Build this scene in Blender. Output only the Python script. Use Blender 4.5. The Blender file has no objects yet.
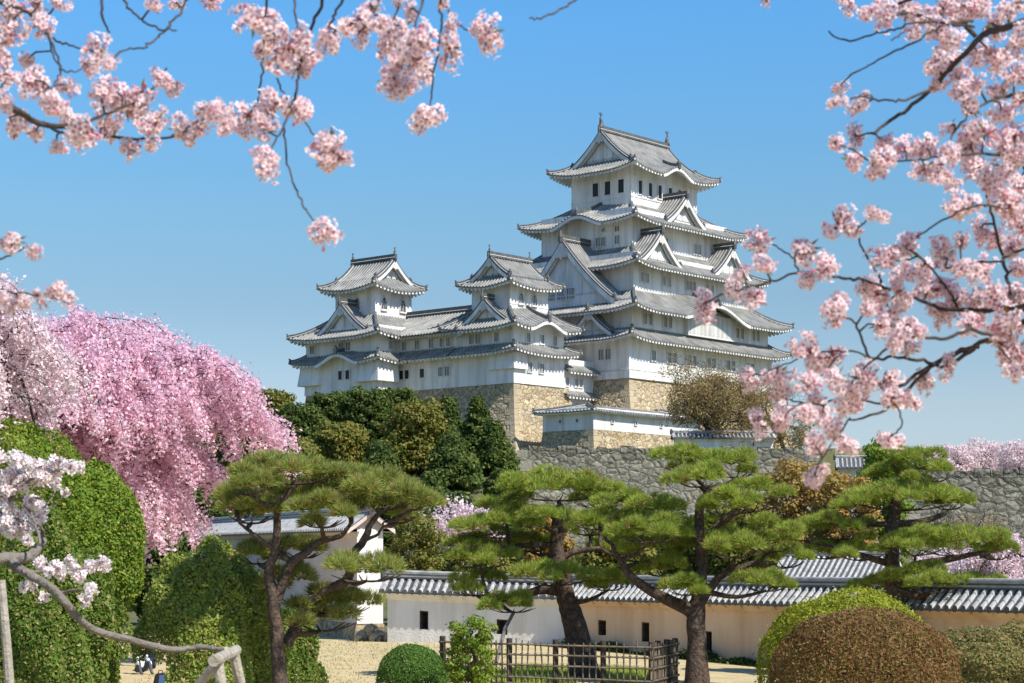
import bpy, math, random
import numpy as np
from mathutils import Vector, Matrix

# ------------------------------------------------------------------ camera, sky, sun, exposure
SC = bpy.context.scene
COL = SC.collection
F, HY, CZ, CX = 1950.0, 560.0, 3.5, 512.0      # focal length and horizon in pixels, eye height
cam_d = bpy.data.cameras.new('camera'); cam = bpy.data.objects.new('camera', cam_d); COL.objects.link(cam)
cam.location = (0, 0, CZ); cam.rotation_euler = (math.pi/2, 0, 0)
cam_d.sensor_width = 36; cam_d.lens = F/1024*36; cam_d.shift_y = (HY-341.5)/1024
cam_d.clip_start = 0.1; cam_d.clip_end = 6000
cam_d.dof.use_dof = True; cam_d.dof.focus_distance = 90; cam_d.dof.aperture_fstop = 8
SC.camera = cam
SUN_AZ = Vector((0.77, -0.64)).normalized(); SUN_EL = math.radians(50)
world = bpy.data.worlds.new('World'); SC.world = world; world.use_nodes = True
wn = world.node_tree.nodes; wl = world.node_tree.links
sky = wn.new('ShaderNodeTexSky'); sky.sky_type = 'NISHITA'; sky.sun_disc = False
sky.sun_elevation = SUN_EL; sky.sun_rotation = math.atan2(SUN_AZ.x, SUN_AZ.y)
sky.air_density = 1.0; sky.dust_density = 0.3; sky.ozone_density = 2.0
bg = wn['Background']; bg.inputs['Strength'].default_value = 0.13
hs = wn.new('ShaderNodeHueSaturation'); hs.inputs['Saturation'].default_value = 1.35; hs.inputs['Hue'].default_value = 0.495
wl.new(sky.outputs[0], hs.inputs['Color']); 
# clearer air near the horizon than the sky model gives: gain by elevation
tcw = wn.new('ShaderNodeTexCoord'); sxw = wn.new('ShaderNodeSeparateXYZ'); wl.new(tcw.outputs['Generated'], sxw.inputs[0])
mw = wn.new('ShaderNodeMath'); mw.operation = 'MULTIPLY'; mw.inputs[1].default_value = 2; wl.new(sxw.outputs[2], mw.inputs[0])
rw = wn.new('ShaderNodeValToRGB'); wl.new(mw.outputs[0], rw.inputs[0]); rw.color_ramp.elements[0].position = 0.0; rw.color_ramp.elements[0].color = (.42, .50, .71, 1)
rw.color_ramp.elements[1].position = 1.0; rw.color_ramp.elements[1].color = (.92, .95, 1, 1)
for p_, c_ in ((.082, (.50, .54, .71)), (.154, (.655, .575, .625)), (.264, (.70, .61, .60)), (.344, (.80, .73, .69)), (.534, (.92, .96, 1))):
    el = rw.color_ramp.elements.new(p_); el.color = (*c_, 1)
xw = wn.new('ShaderNodeMixRGB'); xw.blend_type = 'MULTIPLY'; xw.inputs[0].default_value = 1; wl.new(hs.outputs[0], xw.inputs[1]); wl.new(rw.outputs[0], xw.inputs[2])
wl.new(xw.outputs[0], bg.inputs[0])
sun_d = bpy.data.lights.new('sun', 'SUN'); sun_d.energy = 5.0; sun_d.angle = math.radians(0.53); sun_d.color = (1.0, 0.95, 0.86)
sun = bpy.data.objects.new('sun', sun_d); COL.objects.link(sun)
sv = Vector((SUN_AZ.x*math.cos(SUN_EL), SUN_AZ.y*math.cos(SUN_EL), math.sin(SUN_EL)))
sun.rotation_euler = sv.to_track_quat('Z', 'Y').to_euler(); sun.location = (60, -40, 90)
SC.view_settings.view_transform = 'Standard'; SC.view_settings.look = 'None'
SC.view_settings.exposure = 0.5; SC.view_settings.gamma = 1

rng = np.random.default_rng(7); R = random.Random(11)
PI = math.pi
def at(px, py, Y): return Vector(((px-CX)*Y/F, Y, CZ-(py-HY)*Y/F))

# ------------------------------------------------------------------ materials
def mat(name, col, rough=0.8, col2=None, scale=3.0, island=None, noise=0.5, bump=0.0, bscale=20.0, translucent=0.0, metal=0.0, detail=4, tcol=None, dist=0.0, spec=0.3, streak=0, scol=(.72, .70, .66)):
    """principled with a noise mix col->col2; island = third colour picked at random per leaf"""
    m = bpy.data.materials.new(name); m.use_nodes = True
    n = m.node_tree.nodes; l = m.node_tree.links; b = n['Principled BSDF']; out = n['Material Output']
    b.inputs['Roughness'].default_value = rough; b.inputs['Metallic'].default_value = metal
    b.inputs['Specular IOR Level'].default_value = spec
    tc = n.new('ShaderNodeTexCoord')
    cur = None
    if col2:
        t = n.new('ShaderNodeTexNoise'); t.inputs['Scale'].default_value = scale; t.inputs['Detail'].default_value = detail
        t.inputs['Distortion'].default_value = dist
        l.new(tc.outputs['Object'], t.inputs['Vector'])
        r = n.new('ShaderNodeValToRGB'); r.color_ramp.elements[0].position = 0.5-noise*0.3; r.color_ramp.elements[1].position = 0.5+noise*0.3
        r.color_ramp.elements[0].color = (*col, 1); r.color_ramp.elements[1].color = (*col2, 1)
        l.new(t.outputs['Fac'], r.inputs[0]); cur = r.outputs[0]
    if streak:   # rain streaks and grime running down the wall
        mp = n.new('ShaderNodeMapping'); mp.inputs['Scale'].default_value = (streak, streak, streak*.09); l.new(tc.outputs['Object'], mp.inputs[0])
        ts = n.new('ShaderNodeTexNoise'); ts.inputs['Scale'].default_value = 1; ts.inputs['Detail'].default_value = 5; l.new(mp.outputs[0], ts.inputs['Vector'])
        rs_ = n.new('ShaderNodeValToRGB'); rs_.color_ramp.elements[0].position = .36; rs_.color_ramp.elements[1].position = .56
        rs_.color_ramp.elements[0].color = (*scol, 1); rs_.color_ramp.elements[1].color = (1, 1, 1, 1); l.new(ts.outputs['Fac'], rs_.inputs[0])
        mm = n.new('ShaderNodeMixRGB'); mm.blend_type = 'MULTIPLY'; mm.inputs[0].default_value = 1; l.new(cur, mm.inputs[1]); l.new(rs_.outputs[0], mm.inputs[2]); cur = mm.outputs[0]
    if island:
        g = n.new('ShaderNodeNewGeometry'); mr = n.new('ShaderNodeMapRange')
        mr.inputs[1].default_value = 1-island[3]; mr.inputs[2].default_value = 1.0
        l.new(g.outputs['Random Per Island'], mr.inputs[0])
        mx = n.new('ShaderNodeMix'); mx.data_type = 'RGBA'
        l.new(mr.outputs[0], mx.inputs[0])
        if cur: l.new(cur, mx.inputs[6])
        else: mx.inputs[6].default_value = (*col, 1)
        mx.inputs[7].default_value = (*island[:3], 1); cur = mx.outputs[2]
    if cur: l.new(cur, b.inputs['Base Color'])
    else: b.inputs['Base Color'].default_value = (*col, 1)
    if bump:
        t2 = n.new('ShaderNodeTexNoise'); t2.inputs['Scale'].default_value = bscale; t2.inputs['Detail'].default_value = 5
        l.new(tc.outputs['Object'], t2.inputs['Vector'])
        bp = n.new('ShaderNodeBump'); bp.inputs['Strength'].default_value = bump; bp.inputs['Distance'].default_value = 1.0/bscale
        l.new(t2.outputs['Fac'], bp.inputs['Height']); l.new(bp.outputs[0], b.inputs['Normal'])
    if translucent:
        tr = n.new('ShaderNodeBsdfTranslucent'); ms = n.new('ShaderNodeMixShader'); ms.inputs[0].default_value = translucent
        if tcol: tr.inputs['Color'].default_value = (*tcol, 1)
        elif cur: l.new(cur, tr.inputs['Color'])
        else: tr.inputs['Color'].default_value = (*col, 1)
        l.new(b.outputs[0], ms.inputs[1]); l.new(tr.outputs[0], ms.inputs[2]); l.new(ms.outputs[0], out.inputs[0])
    return m

def stone_mat(name, cols, scale, joint=(0.03, 0.028, 0.022), jw=0.06, bump=0.6, stretch=(1, 1, 1.35)):
    m = bpy.data.materials.new(name); m.use_nodes = True
    n = m.node_tree.nodes; l = m.node_tree.links; b = n['Principled BSDF']; b.inputs['Roughness'].default_value = 0.9
    b.inputs['Specular IOR Level'].default_value = 0.2
    tc = n.new('ShaderNodeTexCoord'); mp = n.new('ShaderNodeMapping'); mp.inputs['Scale'].default_value = stretch
    l.new(tc.outputs['Object'], mp.inputs[0])
    nz = n.new('ShaderNodeTexNoise'); nz.inputs['Scale'].default_value = scale*1.3; l.new(mp.outputs[0], nz.inputs['Vector'])
    ad = n.new('ShaderNodeMixRGB'); ad.blend_type = 'LINEAR_LIGHT'; ad.inputs[0].default_value = 0.30
    l.new(mp.outputs[0], ad.inputs[1]); l.new(nz.outputs['Color'], ad.inputs[2])
    v = n.new('ShaderNodeTexVoronoi'); v.inputs['Scale'].default_value = scale; l.new(ad.outputs[0], v.inputs['Vector'])
    e = n.new('ShaderNodeTexVoronoi'); e.feature = 'DISTANCE_TO_EDGE'; e.inputs['Scale'].default_value = scale; l.new(ad.outputs[0], e.inputs['Vector'])
    sp = n.new('ShaderNodeSeparateColor'); l.new(v.outputs['Color'], sp.inputs[0])
    r = n.new('ShaderNodeValToRGB'); cr = r.color_ramp
    cr.elements[0].color = (*cols[0], 1); cr.elements[1].color = (*cols[-1], 1)
    for i, c in enumerate(cols[1:-1]):
        el = cr.elements.new((i+1)/(len(cols)-1)); el.color = (*c, 1)
    l.new(sp.outputs[0], r.inputs[0])
    n2 = n.new('ShaderNodeTexNoise'); n2.inputs['Scale'].default_value = scale*3; n2.inputs['Detail'].default_value = 6; l.new(tc.outputs['Object'], n2.inputs['Vector'])
    r2 = n.new('ShaderNodeValToRGB'); r2.color_ramp.elements[0].position = 0.3; r2.color_ramp.elements[1].position = 0.7
    r2.color_ramp.elements[0].color = (0.55, 0.55, 0.55, 1); r2.color_ramp.elements[1].color = (1.25, 1.25, 1.25, 1)
    l.new(n2.outputs['Fac'], r2.inputs[0])
    mu = n.new('ShaderNodeMixRGB'); mu.blend_type = 'MULTIPLY'; mu.inputs[0].default_value = 1
    l.new(r.outputs[0], mu.inputs[1]); l.new(r2.outputs[0], mu.inputs[2])
    mr = n.new('ShaderNodeMapRange'); mr.inputs[1].default_value = jw*0.3; mr.inputs[2].default_value = jw; l.new(e.outputs['Distance'], mr.inputs[0])
    mj = n.new('ShaderNodeMixRGB'); mj.inputs[1].default_value = (*joint, 1); l.new(mr.outputs[0], mj.inputs[0]); l.new(mu.outputs[0], mj.inputs[2])
    l.new(mj.outputs[0], b.inputs['Base Color'])
    mh = n.new('ShaderNodeMapRange'); mh.inputs[2].default_value = 0.25; l.new(e.outputs['Distance'], mh.inputs[0])
    ah = n.new('ShaderNodeMath'); ah.operation = 'ADD'; l.new(mh.outputs[0], ah.inputs[0]); l.new(n2.outputs['Fac'], ah.inputs[1])
    bp = n.new('ShaderNodeBump'); bp.inputs['Strength'].default_value = bump; bp.inputs['Distance'].default_value = 0.35/scale
    l.new(ah.outputs[0], bp.inputs['Height']); l.new(bp.outputs[0], b.inputs['Normal'])
    return m

M = {}
M['plaster'] = mat('plaster', (0.62, 0.61, 0.59), 0.85, (0.80, 0.79, 0.765), 0.35, noise=0.9, bump=0.15, bscale=6, streak=1.3, scol=(.78, .77, .74))
M['plaster_old'] = mat('aged_plaster', (0.68, 0.66, 0.62), 0.9, (0.82, 0.80, 0.77), 0.8, noise=1.0, bump=0.2, bscale=9, detail=6, streak=1.7, scol=(.86, .84, .80))
M['plaster_warm'] = mat('warm_plaster', (0.66, 0.46, 0.29), 0.9, (0.76, 0.58, 0.40), 0.7, noise=0.9, bump=0.2, bscale=7, detail=6, streak=1.3, scol=(.86, .82, .76))
M['tile'] = mat('roof_tile', (0.055, 0.055, 0.055), 0.6, (0.20, 0.195, 0.18), 0.9, noise=1.1, bump=0.2, bscale=5, detail=8)
M['tile_rib'] = mat('roof_tile_ribs', (0.11, 0.11, 0.105), 0.65, (0.42, 0.41, 0.38), 0.8, noise=1.1, detail=8)
M['tile_dark'] = mat('ridge_tile', (0.04, 0.042, 0.045), 0.5, (0.15, 0.15, 0.145), 2.0, noise=1.2, detail=8)
M['plaster_grey'] = mat('weathered_plaster_trim', (0.42, 0.41, 0.39), 0.85, (0.66, 0.65, 0.62), 1.2, noise=1.1, detail=6)
M['dark'] = mat('window_dark', (0.02, 0.021, 0.024), 0.4)
M['pane'] = mat('window_lattice', (0.09, 0.10, 0.11), 0.5)
M['stone_tan'] = stone_mat('tan_stone', [(0.34, 0.27, 0.17), (0.44, 0.35, 0.22), (0.37, 0.31, 0.22), (0.52, 0.43, 0.28), (0.40, 0.30, 0.17), (0.47, 0.39, 0.26)], 1.15, jw=0.05, joint=(0.17, 0.125, 0.075), bump=0.4)
M['stone_grey'] = stone_mat('grey_stone', [(0.13, 0.125, 0.095), (0.21, 0.20, 0.16), (0.16, 0.15, 0.115), (0.26, 0.245, 0.195), (0.19, 0.17, 0.125), (0.23, 0.215, 0.165)], 1.0, jw=0.045, joint=(0.07, 0.063, 0.048), bump=0.4)
M['corner'] = mat('corner_stone', (0.32, 0.26, 0.17), 0.9, (0.48, 0.39, 0.25), .7, noise=1.0, bump=.6, bscale=5, detail=8)
M['corner_grey'] = mat('grey_corner_stone', (0.18, 0.17, 0.13), 0.9, (0.30, 0.28, 0.22), .7, noise=1.0, bump=.6, bscale=5, detail=8)
M['bark'] = mat('pine_bark', (0.012, 0.009, 0.007), 0.95, (0.15, 0.105, 0.08), 9, noise=1.0, bump=1.0, bscale=14, detail=6)
M['bark_grey'] = mat('grey_bark', (0.10, 0.085, 0.07), 0.95, (0.24, 0.21, 0.18), 8, noise=1.0, bump=0.8, bscale=18, detail=6)
M['bark_dark'] = mat('cherry_bark', (0.03, 0.022, 0.02), 0.9, (0.10, 0.075, 0.065), 12, noise=1.0, bump=0.8, bscale=30, detail=6)
M['wood'] = mat('weathered_log', (0.22, 0.19, 0.15), 0.9, (0.42, 0.38, 0.32), 14, noise=1.0, bump=0.6, bscale=30, detail=6)
M['bamboo'] = mat('bamboo', (0.06, 0.045, 0.032), 0.7, (0.26, 0.21, 0.15), 3, noise=1.1, detail=6)
M['post'] = mat('charred_post', (0.025, 0.02, 0.018), 0.9, (0.07, 0.055, 0.045), 9, noise=1.0)

# ------------------------------------------------------------------ mesh helpers
def tag(o, label=None, cat=None, group=None, kind=None):
    if label: o['label'] = label
    if cat: o['category'] = cat
    if group: o['group'] = group
    if kind: o['kind'] = kind
    return o

def empty(name, loc, label, cat, group=None, rz=0):
    o = bpy.data.objects.new(name, None); COL.objects.link(o); o.location = loc; o.rotation_euler = (0, 0, rz)
    o.empty_display_size = 0.5
    return tag(o, label, cat, group)

def link(name, me, parent=None, loc=None):
    o = bpy.data.objects.new(name, me); COL.objects.link(o)
    if parent is not None: o.parent = parent
    if loc is not None: o.location = loc
    return o

class MB:
    def __init__(s): s.v = []; s.f = []; s.m = []
    def add(s, vs, fs, mi=0):
        b = len(s.v); s.v += [tuple(x) for x in vs]; s.f += [tuple(i+b for i in f) for f in fs]; s.m += [mi]*len(fs)
    def quad(s, a, b, c, d, mi=0): s.add([a, b, c, d], [(0, 1, 2, 3)], mi)
    def hexa(s, p, mi=0):   # 8 points: bottom 4 ccw, top 4 ccw
        s.add(p, [(3, 2, 1, 0), (4, 5, 6, 7), (0, 1, 5, 4), (1, 2, 6, 5), (2, 3, 7, 6), (3, 0, 4, 7)], mi)
    def box(s, x0, x1, y0, y1, z0, z1, mi=0):
        s.hexa([(x0, y0, z0), (x1, y0, z0), (x1, y1, z0), (x0, y1, z0), (x0, y0, z1), (x1, y0, z1), (x1, y1, z1), (x0, y1, z1)], mi)
    def grid(s, rows, mi=0, flip=False):
        nr = len(rows); nc = len(rows[0]); vs = [p for r in rows for p in r]; fs = []
        for i in range(nr-1):
            for j in range(nc-1):
                q = (i*nc+j, i*nc+j+1, (i+1)*nc+j+1, (i+1)*nc+j)
                fs.append(q[::-1] if flip else q)
        s.add(vs, fs, mi)
    def beam(s, pts, w, h, mi=0, down=0.0):
        """box section following a polyline, sitting from z-down to z-down+h"""
        n = len(pts); P = [Vector(p) for p in pts]; rows = []
        for i in range(n):
            d = (P[min(i+1, n-1)]-P[max(i-1, 0)]); d.z = 0
            if d.length < 1e-6: d = Vector((1, 0, 0))
            d.normalize(); sd = Vector((-d.y, d.x, 0))*w/2
            lo = Vector((0, 0, -down)); hi = Vector((0, 0, h-down))
            rows.append([P[i]-sd+lo, P[i]+sd+lo, P[i]+sd*0.8+hi, P[i]-sd*0.8+hi, P[i]-sd+lo])
        s.grid(rows, mi)
        s.add(rows[0][:4], [(0, 1, 2, 3)], mi); s.add(rows[-1][:4], [(3, 2, 1, 0)], mi)
    def tube(s, pts, rad, n=8, mi=0, caps=True, smooth_u=None):
        P = [Vector(p) for p in pts]; k = len(P); rows = []
        if isinstance(rad, (int, float)): rad = [rad]*k
        u = None
        for i in range(k):
            d = P[min(i+1, k-1)]-P[max(i-1, 0)]
            if d.length < 1e-9: d = Vector((0, 0, 1))
            d.normalize()
            if u is None: u = d.orthogonal().normalized()
            u = (u-d*u.dot(d))
            if u.length < 1e-6: u = d.orthogonal()
            u.normalize(); w = d.cross(u)
            rows.append([P[i]+(u*math.cos(2*PI*j/n)+w*math.sin(2*PI*j/n))*rad[i] for j in range(n)]+[P[i]+u*rad[i]])
        s.grid(rows, mi)
        if caps:
            s.add(rows[0][:n], [tuple(range(n))[::-1]], mi); s.add(rows[-1][:n], [tuple(range(n))], mi)
    def build(s, name, mats, parent=None, origin=(0, 0, 0), smooth=False, loc=None):
        me = bpy.data.meshes.new(name)
        ox, oy, oz = origin
        me.from_pydata([(a-ox, b-oy, c-oz) for a, b, c in s.v], [], s.f)
        for m in (mats if isinstance(mats, (list, tuple)) else [mats]): me.materials.append(m)
        me.polygons.foreach_set('material_index', s.m)
        if smooth: me.polygons.foreach_set('use_smooth', [True]*len(s.f))
        me.update()
        return link(name, me, parent, loc)

def spline(pts, rad, sub=4):
    P = [Vector(p) for p in pts]; n = len(P); out = []; rr = []
    for i in range(n-1):
        p0, p1, p2, p3 = P[max(i-1, 0)], P[i], P[i+1], P[min(i+2, n-1)]
        for k in range(sub):
            t = k/sub
            out.append(0.5*((2*p1)+(p2-p0)*t+(2*p0-5*p1+4*p2-p3)*t*t+(3*p1-p0-3*p2+p3)*t**3)); rr.append(rad[i]*(1-t)+rad[i+1]*t)
    out.append(P[-1]); rr.append(rad[-1])
    return out, rr

def fastmesh(name, V, k, mats, parent=None, origin=(0, 0, 0), mi=None):
    """V (N,k,3): N separate k-gons"""
    V = np.asarray(V, dtype=np.float32)-np.asarray(origin, dtype=np.float32)
    N = V.shape[0]; me = bpy.data.meshes.new(name)
    me.vertices.add(N*k); me.vertices.foreach_set('co', V.reshape(-1))
    me.loops.add(N*k); me.loops.foreach_set('vertex_index', np.arange(N*k, dtype=np.int32))
    me.polygons.add(N); me.polygons.foreach_set('loop_start', np.arange(0, N*k, k, dtype=np.int32))
    for m in (mats if isinstance(mats, (list, tuple)) else [mats]): me.materials.append(m)
    if mi is not None: me.polygons.foreach_set('material_index', np.asarray(mi, dtype=np.int32))
    me.update(calc_edges=True)
    return link(name, me, parent)

def unit(a): return a/np.maximum(np.linalg.norm(a, axis=-1, keepdims=True), 1e-9)
def rdir(n): return unit(rng.normal(size=(n, 3)))
def leaves(P, N, L, W, jit=0.6):
    """diamond leaves at P with normals near N; returns (n,4,3)"""
    n = len(P); N = unit(N+jit*rdir(n)); t = rdir(n); t = unit(t-N*np.sum(t*N, 1)[:, None]); b = np.cross(N, t)
    s = rng.uniform(0.5, 1.6, (n, 1)); l = t*L*s*0.5; w = b*W*s*0.5
    return np.stack([P-l, P+w-l*0.1, P+l, P-w-l*0.1], 1)

# ------------------------------------------------------------------ castle, in its own frame (u east, v north)
KX, KY = 14.4, 240.0
CA = math.radians(49.4); cu, su = math.cos(CA), math.sin(CA)
def W2(u, v, z=0): return Vector((KX+u*cu-v*su, KY+u*su+v*cu, z))
def solve_u(px, v):
    k = (px-CX)/F; return (k*(KY+v*cu)-(KX-v*su))/(cu-k*su)
def solve_v(px, u):
    k = (px-CX)/F; return ((KX+u*cu)-k*(KY+u*su))/(k*cu+su)
def zpx(py, u, v): return CZ-(py-HY)*(KY+u*su+v*cu)/F

def castle_thing(name, u, v, z, label, cat, group=None):
    e = empty(name, W2(u, v, z), label, cat, group, rz=CA); e['_o'] = (u, v, z); return e
def cb(mb, name, mats, parent, smooth=False):
    """build a part whose verts are castle-frame coordinates"""
    root = parent
    while root.parent: root = root.parent
    return mb.build(name, mats, parent, origin=tuple(root['_o']), smooth=smooth)

SIDES = [((1, 0), (0, 1)), ((0, 1), (-1, 0)), ((-1, 0), (0, -1)), ((0, -1), (1, 0))]
def side(rect, k):
    u0, v0, u1, v1 = rect
    st = [(u0, v0), (u1, v0), (u1, v1), (u0, v1)][k]; al, inw = SIDES[k]
    L = (u1-u0) if k % 2 == 0 else (v1-v0)
    return st, al, inw, L

RIBP = 0.5
def skirt(root, outer, inner, ze, zt, lift=0.55, bumps=(), sides=(0, 1, 2, 3), curve=0.3, thick=0.1, wallrect=None, raft=0.62, hipend=True):
    """one tier of roof: four sloping sides between an outer eave rectangle and an inner one"""
    runs = [inner[1]-outer[1], outer[2]-inner[2], outer[3]-inner[3], inner[0]-outer[0]]
    roof = MB(); ev = MB(); rds = []; dl = 5.5
    hips = {}
    for k in sides:
        run = runs[k]
        if run < 0.05: continue
        st, al, inw, L = side(outer, k)
        ra, rb = runs[(k-1) % 4], runs[(k+1) % 4]
        if ra < 0.05 : ra = 0
        if rb < 0.05 : rb = 0
        bl = [b for b in bumps if b[0] == k]
        def tm(a):
            t = 1.0
            if ra: t = min(t, a/ra)
            if rb: t = min(t, (L-a)/rb)
            return max(t, 0.0)
        def Z(a, t):
            z = ze+(zt-ze)*((1-curve)*t+curve*t*t); d = 1e9
            if ra: d = min(d, a)
            if rb: d = min(d, L-a)
            z += lift*max(0, 1-d/dl)**2*(1-t)
            for _, a0, w, h in bl:
                x = (a-a0)/w
                if abs(x) < 1: z += h*(0.5+0.5*math.cos(PI*x))**0.8*(1-0.75*t)
            return z
        def Pt(a, t, dz=0): 
            d = t*run
            return (st[0]+al[0]*a+inw[0]*d, st[1]+al[1]*a+inw[1]*d, Z(a, t)+dz)
        n = max(4, int(round(L/RIBP))); nt = 5
        A = [L*i/n for i in range(n+1)]
        rows = [[Pt(a, tm(a)*j/nt) for j in range(nt+1)] for a in A]
        roof.grid(rows, 0, flip=True)
        for i in range(1, n):
            a = A[i]; T = tm(a)
            if T*run < 0.25: continue
            prof = ((-0.12, 0.0), (-0.07, 0.11), (0.07, 0.11), (0.12, 0.0))
            roof.grid([[Pt(a+x, T*j/4, h) for j in range(5)] for x, h in prof], 1, flip=True)
            p = Pt(a, 0, 0); q = (p[0]-inw[0]*0.03, p[1]-inw[1]*0.03)   # round end tile
            roof.add([(q[0]-al[0]*.13, q[1]-al[1]*.13, p[2]-.12), (q[0]+al[0]*.13, q[1]+al[1]*.13, p[2]-.12), (q[0]+al[0]*.1, q[1]+al[1]*.1, p[2]+.13), (q[0]-al[0]*.1, q[1]-al[1]*.1, p[2]+.13)], [(0, 1, 2, 3)], 1)
        # eave edge: thin dark tile edge, then white plaster fascia and soffit
        tw = min(1.0, 1.0)
        if wallrect is not None:
            wr = [wallrect[1]-outer[1], outer[2]-wallrect[2], outer[3]-wallrect[3], wallrect[0]-outer[0]][k]; tw = min(1.0, (wr+0.05)/run)
        def tmw(a): return min(tm(a), tw)
        roof.grid([[Pt(a, 0), Pt(a, 0, -0.13)] for a in A], 2)
        off = 0.12
        def Q(a, t, dz):
            p = Pt(a, t, dz); return (p[0]+inw[0]*off*(1-t), p[1]+inw[1]*off*(1-t), p[2])
        ev.grid([[Pt(a, 0, -0.13), Q(a, 0, -0.14), Q(a, 0, -thick-0.12)] for a in A], 0)
        ev.grid([[Q(a, tmw(a)*j/3, -thick-0.12) for j in range(4)] for a in A], 0)
        if raft:
            nr = int(L/raft)
            for i in range(1, nr):
                a = L*i/nr; T = tmw(a)
                if T*run < 0.5: continue
                t0 = 0.06/run; w = 0.15
                pts = []
                for dz in (-thick-0.36, -thick-0.10):
                    for (aa, tt) in ((a-w, t0), (a+w, t0), (a+w, T), (a-w, T)): pts.append(Pt(aa, tt, dz))
                ev.hexa(pts, 0)
        # hips
        if ra and hipend:
            rd = MB(); rds.append(('hip_ridge', rd))
            rd.beam([Pt(ra*t, t, 0.0) for t in [j/6 for j in range(7)]], 0.42, 0.42, 0, down=0.02)
            rd.beam([Pt(ra*t, t, 0.1) for t in [j/6 for j in range(7)]], 0.46, 0.07, 1)
            p = Vector(Pt(0, 0, 0)); dd = Vector((-al[0]-inw[0], -al[1]-inw[1], 0)).normalized()
            c = p-dd*0.15
            rd.tube([c+Vector((0, 0, -.1)), c+Vector((0, 0, .3)), c+dd*.1+Vector((0, 0, .5)), c+dd*.25+Vector((0, 0, .62))], [.24, .27, .14, .04], 6, 0)
            c2 = p-dd*(-0.02)+Vector((0, 0, 0.02))
            rd.tube([c2-dd*.3, c2+dd*.12], [.16, .15], 6, 1)
        for _, a0, w, h in bl:   # white curved board and ridge of an undulating gable
            xs = [a0-w*1.0+2*w*i/24 for i in range(25)]
            rd = MB(); rds.append(('ridge', rd))
            o = 0.05
            def E(a, dz, of): 
                p = Pt(a, 0, dz); return (p[0]+inw[0]*of, p[1]+inw[1]*of, p[2])
            ev.grid([[E(a, -0.13, -0.04), E(a, -0.5, -0.04), E(a, -0.5, 0.25), E(a, -0.3, 0.25)] for a in xs], 0)
            rd.beam([Pt(a0, t, 0.0) for t in [j/5*0.98 for j in range(6)]], 0.45, 0.5, 0)
            p = Vector(Pt(a0, 0.02, 0)); 
            rd.tube([p+Vector((0, 0, -.1)), p+Vector((0, 0, .6)), p+Vector((0, 0, 1.0))], [.36, .38, .08], 6, 0)
    r = cb(roof, 'roof', [M['tile'], M['tile_rib'], M['tile_dark']], root)
    cb(ev, 'eaves', [M['plaster']], r)
    for nm, rd in rds: cb(rd, nm, [M['tile_dark'], M['plaster_grey']], r)
    return r

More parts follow.
